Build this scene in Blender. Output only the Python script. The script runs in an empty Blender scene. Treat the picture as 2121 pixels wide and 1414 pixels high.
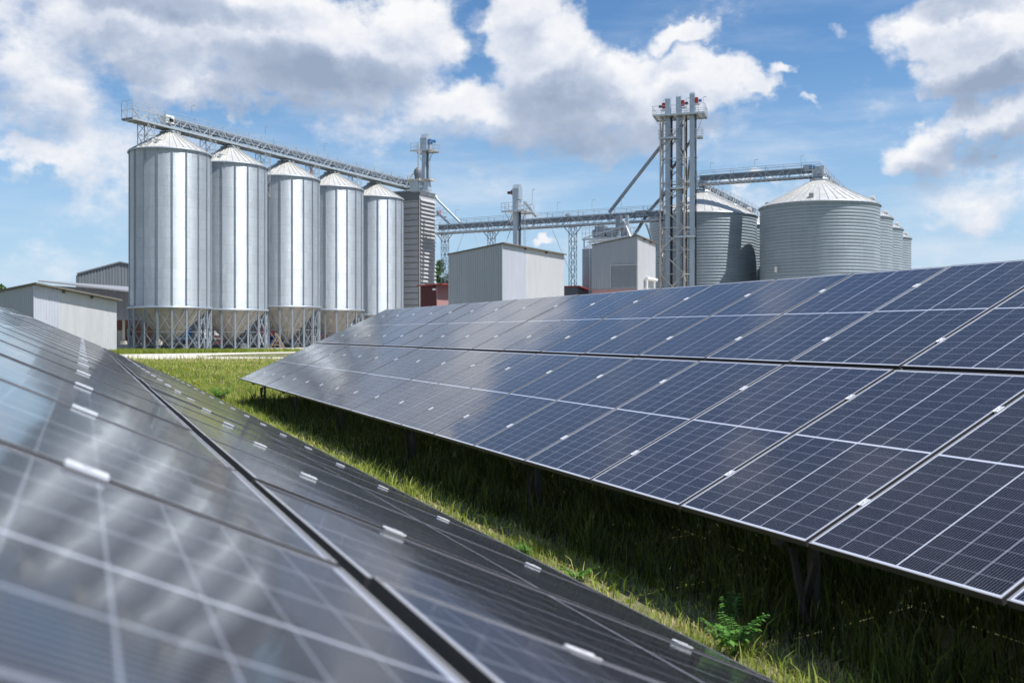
import bpy, math, random
import numpy as np
from mathutils import Vector, Matrix
rad = math.radians
random.seed(7); rng = np.random.default_rng(7)
S = bpy.context.scene
COL = S.collection

# ------------------------------------------------------------------ camera
F = 2031.0; HC = 1.85; HOR = 690.4; CX = 1060.5
cam_d = bpy.data.cameras.new("camera"); cam = bpy.data.objects.new("camera", cam_d); COL.objects.link(cam)
cam.location = (0, 0, HC); cam.rotation_euler = (rad(90), 0, 0)
cam_d.sensor_width = 36; cam_d.lens = F*36/2121; cam_d.shift_y = -(707-HOR)/2121
cam_d.clip_start = 0.05; cam_d.clip_end = 6000
cam_d.dof.use_dof = True; cam_d.dof.focus_distance = 13.0; cam_d.dof.aperture_fstop = 3.6
S.camera = cam
S.view_settings.view_transform = 'Standard'; S.view_settings.look = 'None'
S.view_settings.exposure = 0.46; S.view_settings.gamma = 1

def P(px, py, D):
    return Vector(((px-CX)*D/F, D, HC+(HOR-py)*D/F))
def G(px, py, z=0.0):
    D = (HC-z)*F/(py-HOR); return Vector(((px-CX)*D/F, D, z))

# ------------------------------------------------------------------ node helper
class NT:
    def __init__(s, tree): s.t = tree; s.n = tree.nodes; s.l = tree.links
    def put(s, sock, v):
        if v is None: return
        if isinstance(v, bpy.types.NodeSocket): s.l.new(v, sock)
        else: sock.default_value = v
    def math(s, op, a, b=None, c=None, clamp=False):
        n = s.n.new('ShaderNodeMath'); n.operation = op; n.use_clamp = clamp
        for i, v in enumerate((a, b, c)):
            if v is not None: s.put(n.inputs[i], v)
        return n.outputs[0]
    def vmath(s, op, a, b=None, scale=None):
        n = s.n.new('ShaderNodeVectorMath'); n.operation = op
        s.put(n.inputs[0], a)
        if b is not None: s.put(n.inputs[1], b)
        if scale is not None: s.put(n.inputs[3], scale)
        return n.outputs[1] if op in ('DOT_PRODUCT', 'LENGTH') else n.outputs[0]
    def sep(s, v):
        n = s.n.new('ShaderNodeSeparateXYZ'); s.l.new(v, n.inputs[0]); return n.outputs
    def comb(s, x, y, z):
        n = s.n.new('ShaderNodeCombineXYZ')
        for i, v in enumerate((x, y, z)): s.put(n.inputs[i], v)
        return n.outputs[0]
    def noise(s, vec, scale, detail=2, rough=.5, w=None, dist=0, color=False):
        n = s.n.new('ShaderNodeTexNoise')
        if w is not None: n.noise_dimensions = '4D'; s.put(n.inputs['W'], w)
        s.put(n.inputs['Vector'], vec); n.inputs['Scale'].default_value = scale
        n.inputs['Detail'].default_value = detail; n.inputs['Roughness'].default_value = rough
        n.inputs['Distortion'].default_value = dist
        return n.outputs['Color' if color else 'Fac']
    def mix(s, f, a, b):
        n = s.n.new('ShaderNodeMix'); n.data_type = 'RGBA'
        s.put(n.inputs[0], f); s.put(n.inputs[6], a); s.put(n.inputs[7], b); return n.outputs[2]
    def ramp(s, f, stops, interp='LINEAR'):
        n = s.n.new('ShaderNodeValToRGB'); n.color_ramp.interpolation = interp
        e = n.color_ramp.elements
        while len(e) < len(stops): e.new(.5)
        for k, (p, c) in enumerate(stops):
            e[k].position = p; e[k].color = (*c, 1) if len(c) == 3 else c
        s.l.new(f, n.inputs[0]); return n.outputs[0]
    def smooth(s, v, a, b, t0=0., t1=1.):
        n = s.n.new('ShaderNodeMapRange'); n.interpolation_type = 'SMOOTHSTEP'
        s.put(n.inputs[0], v)
        for i, x in enumerate((a, b, t0, t1)): n.inputs[i+1].default_value = x
        return n.outputs[0]
    def lin(s, v, a, b, t0=0., t1=1.):
        n = s.n.new('ShaderNodeMapRange'); s.put(n.inputs[0], v)
        for i, x in enumerate((a, b, t0, t1)): n.inputs[i+1].default_value = x
        return n.outputs[0]
    def bump(s, h, strength=.3, dist=.02):
        n = s.n.new('ShaderNodeBump'); n.inputs['Strength'].default_value = strength
        n.inputs['Distance'].default_value = dist; s.l.new(h, n.inputs['Height']); return n.outputs[0]

# ------------------------------------------------------------------ sun
SUN_B, SUN_E = 110.0, 62.0      # bearing to the right of the view, elevation
sv = Vector((math.sin(rad(SUN_B))*math.cos(rad(SUN_E)), math.cos(rad(SUN_B))*math.cos(rad(SUN_E)), math.sin(rad(SUN_E))))
sl = bpy.data.lights.new("sun", 'SUN'); sl.energy = 5.0; sl.angle = rad(.53); sl.color = (1, .965, .92)
so = bpy.data.objects.new("sun", sl); COL.objects.link(so); so.location = sv*60
so.rotation_euler = sv.to_track_quat('Z', 'Y').to_euler()

# ------------------------------------------------------------------ world: sky with clouds
W = bpy.data.worlds.new("World"); S.world = W; W.use_nodes = True
nt = W.node_tree; nt.nodes.clear(); N = NT(nt)
out = nt.nodes.new('ShaderNodeOutputWorld'); bg = nt.nodes.new('ShaderNodeBackground')
nt.links.new(bg.outputs[0], out.inputs[0])
sky = nt.nodes.new('ShaderNodeTexSky'); sky.sky_type = 'NISHITA'; sky.sun_disc = False
sky.sun_elevation = rad(SUN_E); sky.sun_rotation = rad(SUN_B)
sky.air_density = 1.0; sky.dust_density = .35; sky.ozone_density = 2.2; sky.altitude = 200
tc = nt.nodes.new('ShaderNodeTexCoord')
dirv = N.vmath('NORMALIZE', tc.outputs['Generated'])
dx, dy, dz = N.sep(dirv)
az = N.math('ARCTAN2', dx, dy); el = N.math('ARCSINE', dz)
# cloud banks: azimuth, elevation, half widths (radians) and weight
def ang(px, py, rx, ry, w=1.0):
    a = math.atan((px-CX)/F); e = math.atan((HOR-py)/F*math.cos(a))
    return (a, e, rx/F*.93, ry/F*.93, w)
banks = [ang(330,30,300,110), ang(560,100,300,130), ang(820,95,160,125), ang(690,170,220,75,.9), ang(300,140,240,90,.75), 
         ang(60,200,170,120,.72), ang(70,330,95,34,.8), ang(60,60,110,60,.5), ang(150,300,190,110,.55), ang(560,205,330,55,.8),
         ang(1110,50,120,100), ang(1010,235,200,85,.95), ang(1190,160,190,120), ang(1370,190,190,75,.95), ang(1540,195,90,36,.8), ang(1610,150,50,24,.8),
         ang(1390,75,62,36,.7), ang(1180,290,330,80,.72), ang(930,310,150,55,.45), ang(1300,230,250,85,.9), ang(1420,300,160,40,.45), ang(1765,22,40,34,.6),
         ang(2010,60,140,80), ang(2090,150,130,90), ang(1960,170,60,40,.7), ang(2090,262,150,52,.95), ang(1900,315,95,50,.8), ang(2070,370,220,70,.50), ang(1950,400,160,50,.35), ang(1890,60,50,70,.5),
         ang(1120,488,42,15,.75), ang(1545,400,60,20,.5), ang(2060,516,60,12,.5), ang(700,300,260,70,.3), ang(1680,222,40,12,.45),
         # banks above and beside the view
         (-1.1,.35,.35,.16,.9), (.95,.25,.3,.14,.9), (1.3,.55,.4,.2,.9), (-1.6,.4,.5,.2,.9),
         (2.4,.5,.5,.22,.9), (-2.5,.45,.5,.2,.9), (1.0,.95,.3,.14,.7), (.70,.38,.12,.09,.8)]
def build_density(g_az, g_el):
    v = N.comb(g_az, g_el, 0.0)
    wn = N.noise(v, 5.5, 5, .55, color=True)
    wv = N.vmath('SCALE', N.vmath('SUBTRACT', wn, (.5, .5, .5)), scale=.15)
    wv2 = N.vmath('SCALE', N.vmath('SUBTRACT', N.noise(v, 26., 4, .6, color=True), (.5, .5, .5)), scale=.05)
    p = N.vmath('ADD', N.vmath('ADD', v, wv), wv2)
    acc = None
    for a, e, rx, ry, w in banks:
        q = N.vmath('MULTIPLY', N.vmath('SUBTRACT', p, (a, e, 0)), (1/rx, 1/ry, 0))
        r2 = N.vmath('DOT_PRODUCT', q, q)
        m = N.math('MULTIPLY', N.math('MAXIMUM', N.math('SUBTRACT', 1.35, r2), 0.), w*.86)
        acc = m if acc is None else N.math('SMOOTH_MAX', acc, m, .25)
    vs = N.vmath('MULTIPLY', v, (1., 1.5, 1.))
    n1 = N.noise(vs, 8., 9, .62)
    return N.math('ADD', N.math('MULTIPLY', acc, .85), N.math('MULTIPLY', N.math('SUBTRACT', n1, .5), 1.8))
d0 = build_density(az, el)
d1 = build_density(N.math('ADD', az, .010), N.math('ADD', el, .030))
cover = N.smooth(d0, .16, .66)
# thin veil near the horizon and streaks
vst = N.comb(N.math('MULTIPLY', az, 2.2), N.math('MULTIPLY', el, 11.), 3.0)
veil = N.noise(vst, 2.1, 7, .6)
veil = N.math('MULTIPLY', N.smooth(veil, .42, .78), N.smooth(el, .42, .10, 0.0, .65))
# light and shade: less light where more cloud stands between here and the sun above
shade = N.smooth(N.math('SUBTRACT', N.math('MULTIPLY', d1, 1.1), N.math('MULTIPLY', d0, .42)), .05, .72)
thick = N.smooth(d0, .55, 1.5)
sacc = None
_w = N.vmath('SCALE', N.vmath('SUBTRACT', N.noise(N.comb(az, el, 2.), 9., 5, .6, color=True), (.5, .5, .5)), scale=.10)
_p = N.vmath('ADD', N.comb(az, el, 0.), _w)
for a, e, rx, ry, w in [ang(670,150,250,62), ang(340,5,300,45), ang(250,110,150,45,.6), ang(1180,215,150,75,.9), ang(1130,300,330,75,.85), ang(560,210,330,40,.8),
                        ang(2060,175,150,42), ang(2070,300,160,50), ang(1900,360,110,40,.8), ang(90,230,150,70,.45), ang(1400,260,160,45,.7), ang(2000,10,120,25,.8), ang(1000,20,60,40,.3)]:
    q = N.vmath('MULTIPLY', N.vmath('SUBTRACT', _p, (a, e, 0)), (1/rx, 1/ry, 0))
    m = N.math('MULTIPLY', N.math('MAXIMUM', N.math('SUBTRACT', 1.5, N.vmath('DOT_PRODUCT', q, q)), 0.), w*.62)
    sacc = m if sacc is None else N.math('SMOOTH_MAX', sacc, m, .2)
mott = N.noise(N.comb(az, N.math('MULTIPLY', el, 1.4), 7.), 17., 6, .6)
shade = N.math('MULTIPLY', shade, N.math('ADD', .55, N.math('MULTIPLY', thick, .45)))
shade = N.math('ADD', N.math('MULTIPLY', shade, .42), N.math('MULTIPLY', sacc, .80))
shade = N.math('ADD', shade, N.math('MULTIPLY', N.math('SUBTRACT', mott, .5), .95), clamp=True)
ccol = N.ramp(shade, [(0, (.93, .93, .94)), (.30, (.70, .74, .83)), (.60, (.46, .53, .66)), (1, (.31, .38, .51))])
skyc = N.vmath('MULTIPLY', N.vmath('SCALE', sky.outputs[0], scale=.10), (.74, 1.03, 1.24))
haze = N.smooth(el, .30, -.01)
skyc = N.mix(N.math('MULTIPLY', haze, .80), skyc, (.47, .635, .82, 1))
skyc = N.mix(veil, skyc, (.68, .76, .87, 1))
final = N.mix(N.math('MULTIPLY', cover, N.smooth(el, -.02, .06, .55, .97)), skyc, ccol)
nt.links.new(final, bg.inputs[0]); bg.inputs[1].default_value = .77

# ------------------------------------------------------------------ materials
def new_mat(name):
    m = bpy.data.materials.new(name); m.use_nodes = True
    t = m.node_tree; b = t.nodes['Principled BSDF']; return m, NT(t), b
def mat(name, col, rough=.6, metal=0., var=.12, scale=3., spec=.5, bump=0., stretch=(1, 1, 1), dirt=None):
    m, n, b = new_mat(name)
    tcx = n.n.new('ShaderNodeTexCoord').outputs['Object']
    v = n.vmath('MULTIPLY', tcx, stretch)
    f = n.noise(v, scale, 6, .6)
    c0 = tuple(x*(1-var) for x in col)+(1,); c1 = tuple(min(1, x*(1+var)) for x in col)+(1,)
    c = n.mix(n.lin(f, .3, .7), c0, c1)
    if dirt:
        f2 = n.noise(n.vmath('MULTIPLY', tcx, (1.5, 1.5, .25)), 1.7, 5, .65)
        c = n.mix(n.smooth(f2, .52, .75, 0, .7), c, (*dirt, 1))
    n.put(b.inputs['Base Color'], c)
    n.put(b.inputs['Roughness'], n.lin(f, .3, .7, max(.05, rough-.07), min(1, rough+.07)))
    b.inputs['Metallic'].default_value = metal; b.inputs['Specular IOR Level'].default_value = spec
    if bump: n.put(b.inputs['Normal'], n.bump(f, bump, .02))
    return m
M = {}
M['steel'] = mat('galvanised_steel', (.50, .53, .56), .42, .55, .15, 2.5, dirt=(.30, .29, .27))
M['steel_dark'] = mat('weathered_steel', (.26, .29, .33), .5, .5, .2, 2.5, dirt=(.15, .14, .13))
M['leg_steel'] = mat('leg_steel', (.23, .27, .31), .5, .2, .12, 2.)
M['elev'] = mat('elevator_casing', (.37, .43, .49), .4, .4, .1, 1.2, stretch=(1, 1, .3))
M['brace'] = mat('tower_bracing', (.50, .47, .44), .5, .2, .25, 1.2, dirt=(.34, .24, .17))
M['shaft_dark'] = mat('return_shaft_casing', (.08, .11, .15), .5, .3, .15, 1.2)  # rear leg of the same casing, coloured dark to paint its shaded side
M['gallery'] = mat('gallery_steel', (.38, .42, .46), .5, .25, .15, 2.5, dirt=(.22, .21, .19))
M['trough'] = mat('trough_sheet', (.17, .20, .24), .5, .1, .1, 1.5)
M['roof_metal'] = mat('silo_roof_metal', (.54, .54, .52), .42, .35, .1, 1.5, dirt=(.42, .40, .36))
M['hopper'] = mat('hopper_metal', (.40, .37, .32), .6, .0, .16, 1.6, dirt=(.25, .235, .20))
M['ring'] = mat('ring_beam_steel', (.33, .37, .41), .45, .5, .12, 2)
M['red'] = mat('red_motor_paint', (.42, .03, .03), .4, 0, .1)
M['blue'] = mat('blue_motor_paint', (.04, .16, .38), .4, 0, .1)
M['post_steel'] = mat('shaded_post_steel', (.06, .055, .05), .7, .3, .2, 4)  # galvanised steel coloured darker to paint in the shade under the tables
M['black'] = mat('black_rubber', (.02, .02, .022), .7, 0, .2)
M['alu'] = mat('aluminium', (.74, .75, .77), .28, .9, .06)
M['clamp'] = mat('clamp_aluminium', (.84, .84, .86), .35, .55, .04)
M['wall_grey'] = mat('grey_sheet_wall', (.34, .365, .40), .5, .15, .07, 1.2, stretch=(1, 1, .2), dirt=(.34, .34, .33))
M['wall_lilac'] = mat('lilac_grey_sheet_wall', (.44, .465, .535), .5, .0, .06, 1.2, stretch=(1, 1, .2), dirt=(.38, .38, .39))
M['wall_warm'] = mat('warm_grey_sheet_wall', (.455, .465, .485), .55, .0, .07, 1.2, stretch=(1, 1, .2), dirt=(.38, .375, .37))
M['wall_dark'] = mat('dark_sheet_wall', (.13, .15, .17), .6, .2, .1, 1.2, stretch=(1, 1, .2))
M['trim'] = mat('ochre_trim', (.13, .115, .085), .6, 0, .2, 3)
M['roof_grey'] = mat('pale_roof_sheet', (.27, .28, .30), .5, .2, .08)
M['redwall'] = mat('red_sheet_wall', (.075, .014, .017), .5, 0, .12, 1.5)
M['redroof'] = mat('red_roof_sheet', (.30, .05, .05), .5, 0, .12)
M['dryer'] = mat('dryer_sheet', (.38, .385, .40), .5, .0, .08, 1.2, dirt=(.36, .31, .26))
M['concrete'] = mat('concrete', (.42, .41, .38), .9, 0, .18, 2.5, bump=.3)
M['plinth'] = mat('pink_render', (.42, .24, .23), .85, 0, .12, 2)
M['wood'] = mat('weathered_wood', (.28, .21, .15), .8, 0, .25, 3, stretch=(1, 1, 6))
M['white'] = mat('white_paint', (.72, .72, .70), .45, 0, .06, dirt=(.5, .47, .42))
M['glass'] = mat('dark_window_glass', (.03, .04, .05), .08, 0, .05)
M['tarp'] = mat('green_tarpaulin', (.08, .32, .22), .6, 0, .15)
M['bark'] = mat('bark', (.10, .075, .05), .9, 0, .3, 6)

def silo_mat(name, base, pitch, k, rough, metal, sheet_h=1.1, blotch=.10, sheets=18):
    m, n, b = new_mat(name)
    o = n.n.new('ShaderNodeTexCoord').outputs['Object']
    x, y, z = n.sep(o)
    th = n.math('ARCTAN2', y, x)
    u = n.math('MULTIPLY', th, sheets/(2*math.pi))
    zr = n.math('DIVIDE', z, sheet_h)
    cell = n.comb(n.math('FLOOR', n.math('ADD', u, .5)), n.math('FLOOR', zr), 0)
    wn = n.n.new('ShaderNodeTexWhiteNoise'); n.l.new(cell, wn.inputs[0])
    fz = n.math('FRACT', zr)
    seam = n.math('LESS_THAN', n.math('MINIMUM', fz, n.math('SUBTRACT', 1., fz)), .035)
    spang = n.noise(n.vmath('MULTIPLY', o, (1, 1, 1.6)), 2.2, 7, .7)
    streak = n.noise(n.vmath('MULTIPLY', o, (3, 3, .12)), 1.5, 4, .6)
    val = n.math('ADD', n.math('ADD', n.lin(wn.outputs[0], 0, 1, -.05, .05), n.lin(spang, .25, .75, -blotch, blotch)), n.lin(streak, .3, .7, -.06, .06))
    val = n.math('SUBTRACT', n.math('ADD', 1., val), n.math('MULTIPLY', seam, .09))
    n.put(b.inputs['Base Color'], n.vmath('SCALE', (base[0], base[1], base[2]), scale=val))
    b.inputs['Metallic'].default_value = metal
    n.put(b.inputs['Roughness'], n.lin(spang, .25, .75, rough-.05, rough+.09))
    if k:
        geo = n.n.new('ShaderNodeNewGeometry')
        tilt = n.math('MULTIPLY', n.math('COSINE', n.math('MULTIPLY', z, 2*math.pi/pitch)), k)
        nn = n.vmath('NORMALIZE', n.vmath('ADD', geo.outputs['Normal'], n.comb(0., 0., tilt)))
        n.put(b.inputs['Normal'], nn)
    return m
M['silo'] = silo_mat('corrugated_galvanised_wall', (.41, .455, .50), .105, .62, .50, .58)
M['bigsilo'] = silo_mat('ribbed_galvanised_wall', (.25, .30, .335), .5, 0, .5, .15, sheet_h=1.48, blotch=.07, sheets=20)

def panel_mat():
    m, n, b = new_mat('solar_cells_under_glass')
    o = n.n.new('ShaderNodeTexCoord').outputs['Object']
    rnd = n.n.new('ShaderNodeObjectInfo').outputs['Random']
    x, y, z = n.sep(o)
    Wm, Lm = 1.276, 2.158
    xc = n.math('SUBTRACT', x, Wm/2); yc = n.math('SUBTRACT', y, Lm/2)
    px = .2065
    def line(v, pitch, hw):
        f = n.math('ABSOLUTE', n.math('SUBTRACT', n.math('FRACT', n.math('ADD', n.math('DIVIDE', v, pitch), .5)), .5))
        return n.math('LESS_THAN', f, hw/pitch)
    col = line(xc, px, .0026)
    mid = n.math('LESS_THAN', n.math('ABSOLUTE', xc), .0042)
    ya = n.math('SUBTRACT', n.math('ABSOLUTE', yc), .008)
    row = line(ya, .1048, .0019)
    half = n.math('LESS_THAN', ya, 0.)
    bx = n.math('SUBTRACT', xc, px/24)
    bus = line(bx, px/12, .0010)
    edge = n.math('MAXIMUM', n.math('GREATER_THAN', n.math('ABSOLUTE', xc), 3*px), n.math('GREATER_THAN', ya, 1.048))
    white = n.math('MAXIMUM', n.math('MAXIMUM', half, mid), edge)
    thin = n.math('MAXIMUM', col, row)
    dust = n.noise(o, 2.0, 6, .65, w=n.math('MULTIPLY', rnd, 31.))
    cell = n.mix(rnd, (.0018, .0025, .010, 1), (.0045, .007, .024, 1))
    c = n.mix(n.math('MULTIPLY', bus, .66), cell, (.40, .37, .35, 1))
    c = n.mix(n.math('MAXIMUM', n.math('MULTIPLY', col, .80), n.math('MULTIPLY', row, .38)), c, (.38, .41, .49, 1))
    c = n.mix(white, c, (.50, .53, .62, 1))
    c = n.mix(n.smooth(dust, .4, .85, .001, .012), c, (.42, .39, .34, 1))
    spk = n.noise(o, 34., 2, .5, w=n.math('MULTIPLY', rnd, 77.))
    c = n.mix(n.smooth(spk, .795, .81, 0, .7), c, (.55, .52, .46, 1))
    n.put(b.inputs['Base Color'], c)
    n.put(b.inputs['Metallic'], n.math('MULTIPLY', bus, .25))
    b.inputs['Roughness'].default_value = .38
    b.inputs['Specular IOR Level'].default_value = .12
    b.inputs['Coat Weight'].default_value = 1.; b.inputs['Coat IOR'].default_value = 1.31
    n.put(b.inputs['Coat Roughness'], n.lin(dust, .3, .8, .06, .12))
    h = n.noise(n.vmath('MULTIPLY', o, (1.0, .55, 1)), 2.6, 2, .45, w=n.math('MULTIPLY', rnd, 57.))
    bn = n.bump(h, 1.0, .0022)
    n.put(b.inputs['Coat Normal'], bn)
    return m
M['cells'] = panel_mat()
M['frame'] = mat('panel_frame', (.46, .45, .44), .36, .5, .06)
M['frame_dark'] = mat('dark_frame_side', (.05, .05, .055), .5, .3, .1)  # sides of the aluminium frame, gap shade painted in as a dark colour

def brick_mat():
    m, n, b = new_mat('brick_wall')
    o = n.n.new('ShaderNodeTexCoord').outputs['Object']
    x, y, z = n.sep(o)
    br = n.n.new('ShaderNodeTexBrick'); n.l.new(n.comb(n.math('ADD', x, y), z, 0), br.inputs[0])
    br.inputs['Scale'].default_value = 3.; br.inputs['Color1'].default_value = (.26, .11, .075, 1)
    br.inputs['Color2'].default_value = (.20, .08, .055, 1); br.inputs['Mortar'].default_value = (.28, .24, .2, 1)
    n.l.new(br.outputs[0], b.inputs['Base Color']); b.inputs['Roughness'].default_value = .9
    return m
M['brick'] = brick_mat()

def leaf_mat(name, lo, hi, straw=None, tint='tint'):
    m, n, b = new_mat(name)
    a = n.n.new('ShaderNodeAttribute'); a.attribute_name = tint
    stops = [(0, lo), (.6, hi)] + ([(.80, straw[0]), (1, straw[1])] if straw else [(1, hi)])
    c = n.ramp(a.outputs['Fac'], stops)
    n.put(b.inputs['Base Color'], c); b.inputs['Roughness'].default_value = .55
    b.inputs['Specular IOR Level'].default_value = .3
    tr = n.n.new('ShaderNodeBsdfTranslucent'); n.put(tr.inputs[0], n.vmath('MULTIPLY', c, (1.25, 1.35, .6)))
    mx = n.n.new('ShaderNodeMixShader'); mx.inputs[0].default_value = .32
    n.l.new(b.outputs[0], mx.inputs[1]); n.l.new(tr.outputs[0], mx.inputs[2])
    n.l.new(mx.outputs[0], n.n['Material Output'].inputs[0])
    return m
M['grass'] = leaf_mat('grass_blades', (.005, .013, .003), (.33, .40, .07), ((.55, .46, .24), (.64, .52, .34)))  # near-black low end paints the shade under the right table
M['leaf'] = leaf_mat('tree_leaves', (.022, .055, .012), (.07, .14, .028))
M['weed'] = leaf_mat('weed_leaves', (.04, .12, .02), (.12, .27, .05))
M['flower'] = leaf_mat('flower_petals', (.55, .40, .02), (.35, .12, .30))

def ground_mat():
    m, n, b = new_mat('meadow_ground')
    o = n.n.new('ShaderNodeTexCoord').outputs['Object']
    big = n.noise(o, .12, 5, .6); fine = n.noise(o, 9., 6, .7); mid = n.noise(o, 1.1, 5, .6)
    c = n.mix(n.lin(fine, .3, .7), (.07, .075, .03, 1), (.16, .16, .07, 1))
    c = n.mix(n.smooth(mid, .52, .72, 0, .75), c, (.25, .20, .11, 1))
    c = n.mix(n.smooth(big, .5, .7, 0, .5), c, (.20, .21, .08, 1))
    n.put(b.inputs['Base Color'], c); b.inputs['Roughness'].default_value = .95
    n.put(b.inputs['Normal'], n.bump(fine, .6, .05))
    return m
M['ground'] = ground_mat()
M['gravel'] = mat('pale_gravel', (.50, .47, .42), .95, 0, .2, 4, bump=.4)
M['soil'] = mat('dry_soil', (.24, .18, .12), .95, 0, .3, 6, bump=.4)

# ------------------------------------------------------------------ mesh builder
class MB:
    def __init__(s): s.v = []; s.f = []; s.sm = []
    def add(s, vs, fs, smooth=False):
        b = len(s.v); s.v += [tuple(v) for v in vs]
        s.f += [tuple(b+i for i in f) for f in fs]; s.sm += [smooth]*len(fs); return s
    def hexa(s, p):     # 4 bottom (ccw), 4 top
        return s.add(p, [(3,2,1,0),(4,5,6,7),(0,1,5,4),(1,2,6,5),(2,3,7,6),(3,0,4,7)])
    def box(s, c, d, rz=0):
        cx, cy, cz = c; x, y, z = d[0]/2, d[1]/2, d[2]/2; cr, sr = math.cos(rz), math.sin(rz)
        q = [(-x,-y),(x,-y),(x,y),(-x,y)]
        return s.hexa([(cx+a*cr-b*sr, cy+a*sr+b*cr, cz+zz) for zz in (-z, z) for a, b in q])
    def bar(s, a, b, w, h=None):
        a = Vector(a); b = Vector(b); h = h or w; d = (b-a)
        if d.length < 1e-6: return s
        d.normalize(); up = Vector((0,0,1)) if abs(d.z) < .98 else Vector((1,0,0))
        x = d.cross(up).normalized()*w/2; y = x.cross(d).normalized()*h/2
        return s.hexa([a-x-y, a+x-y, a+x+y, a-x+y, b-x-y, b+x-y, b+x+y, b-x+y])
    def tube(s, a, b, r, n=10, r2=None, caps=True):
        a = Vector(a); b = Vector(b); r2 = r if r2 is None else r2; d = (b-a).normalized()
        up = Vector((0,0,1)) if abs(d.z) < .98 else Vector((1,0,0))
        x = d.cross(up).normalized(); y = x.cross(d).normalized()
        vs = [a+(x*math.cos(t)+y*math.sin(t))*r for t in [2*math.pi*i/n for i in range(n)]]
        vs += [b+(x*math.cos(t)+y*math.sin(t))*r2 for t in [2*math.pi*i/n for i in range(n)]]
        s.add(vs, [(i, (i+1) % n, n+(i+1) % n, n+i) for i in range(n)], True)
        if caps: s.add(vs, [tuple(range(n))[::-1], tuple(range(n, 2*n))])
        return s
    def path(s, pts, r, n=8):
        for a, b in zip(pts[:-1], pts[1:]): s.tube(a, b, r, n)
        return s
    def lathe(s, prof, n=48, smooth=True, c=(0,0,0), a0=0.):
        vs = []
        for r, z in prof:
            for i in range(n):
                t = a0+2*math.pi*i/n; vs.append((c[0]+r*math.cos(t), c[1]+r*math.sin(t), c[2]+z))
        fs = [(k*n+i, k*n+(i+1) % n, (k+1)*n+(i+1) % n, (k+1)*n+i) for k in range(len(prof)-1) for i in range(n)]
        return s.add(vs, fs, smooth)
    def ribbed(s, a, b, ztop0, ztop1, z0, pitch=.28, depth=.045):
        # vertical trapezoid ribs on the wall from a to b (xy); outside is to the right of a->b
        a = Vector((a[0], a[1])); b = Vector((b[0], b[1])); L = (b-a).length; u = (b-a)/L; nrm = Vector((u.y, -u.x))
        pts = []; k = 0; t = 0
        while t < L:
            for ft, dd in ((0, 0), (.40, 0), (.5, depth), (.9, depth)):
                tt = t+ft*pitch
                if tt < L: pts.append((tt, dd))
            t += pitch
        pts.append((L, 0))
        vs = []
        for t, d in pts:
            q = a+u*t+nrm*d; zt = ztop0+(ztop1-ztop0)*t/L
            vs += [(q.x, q.y, z0), (q.x, q.y, zt)]
        n = len(pts)
        return s.add(vs, [(2*i, 2*i+2, 2*i+3, 2*i+1) for i in range(n-1)])
    def mesh(s, name):
        me = bpy.data.meshes.new(name); me.from_pydata(s.v, [], s.f)
        me.polygons.foreach_set('use_smooth', s.sm); me.update(); return me
    def build(s, name, m, parent=None, world=False, label=None, kind=None):
        if world and parent is not None:
            inv = parent.matrix_basis.inverted(); s.v = [tuple(inv @ Vector(v)) for v in s.v]
        me = s.mesh(name); me.materials.append(m if not isinstance(m, str) else M[m])
        o = bpy.data.objects.new(name, me); COL.objects.link(o)
        if parent is not None: o.parent = parent
        if label: o['label'] = label
        if kind: o['kind'] = kind
        return o
def tag(o, label, cat, group=None):
    o['label'] = label; o['category'] = cat
    if group: o['group'] = group
    return o
def thing(name, label, cat, loc=(0,0,0), rz=0., group=None):
    o = bpy.data.objects.new(name, None); COL.objects.link(o); o.empty_display_size = .5
    o.location = loc; o.rotation_euler = (0, 0, rz)
    o.matrix_basis = Matrix.Translation(loc) @ Matrix.Rotation(rz, 4, 'Z')
    return tag(o, label, cat, group)
def copy_part(src, parent, loc=None, rz=None, mtx=None):
    c = src.copy(); COL.objects.link(c); c.parent = parent
    if mtx is not None: c.matrix_basis = mtx
    if loc is not None: c.location = loc
    if rz is not None: c.rotation_euler = (0, 0, rz)
    return c
def copy_tree(o, parent=None):
    c = o.copy(); COL.objects.link(c); c.parent = parent
    for ch in list(o.children): copy_tree(ch, c)
    return c

# ------------------------------------------------------------------ ground, path
gm = MB(); n = 40; R0 = 3000
gm.add([(-R0, -R0, 0), (R0, -R0, 0), (R0, R0, 0), (-R0, R0, 0)], [(0, 1, 2, 3)])
g = gm.build('ground', 'ground'); g['kind'] = 'structure'
def sheet(name, pts, z, m, kind='structure'):
    mb = MB(); mb.add([(p[0], p[1], z) for p in pts], [tuple(range(len(pts)))])
    o = mb.build(name, m); o['kind'] = kind; return o
def gp(*a): return [G(x, y) for x, y in a]
lower = gp((60,750),(300,748.5),(520,746),(700,744.5),(900,743),(900,739),(700,739.6),(520,739.5),(415,738.2),(440,735.2),(520,732.2),(640,729.4),(900,727.6),(900,725.6),(640,727.3),(520,729.6),(400,731.6),(260,733.6),(60,735))
# two strips: main lane and its branch
sheet('path', gp((60,751),(300,748.5),(520,746),(760,744),(900,743),(900,739),(700,739.8),(520,739.5),(415,738.3),(300,735),(60,736)), .010, 'gravel')
sheet('path', gp((230,738.5),(415,738.2),(440,735.4),(520,732.6),(640,730),(900,728),(900,726),(640,727.6),(520,729.8),(400,731.8),(230,734)), .006, 'gravel')

sheet('yard', [(-75,103.5),(-20,103.5),(20,112),(90,112),(110,230),(-90,230)], .014, 'gravel')
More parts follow.
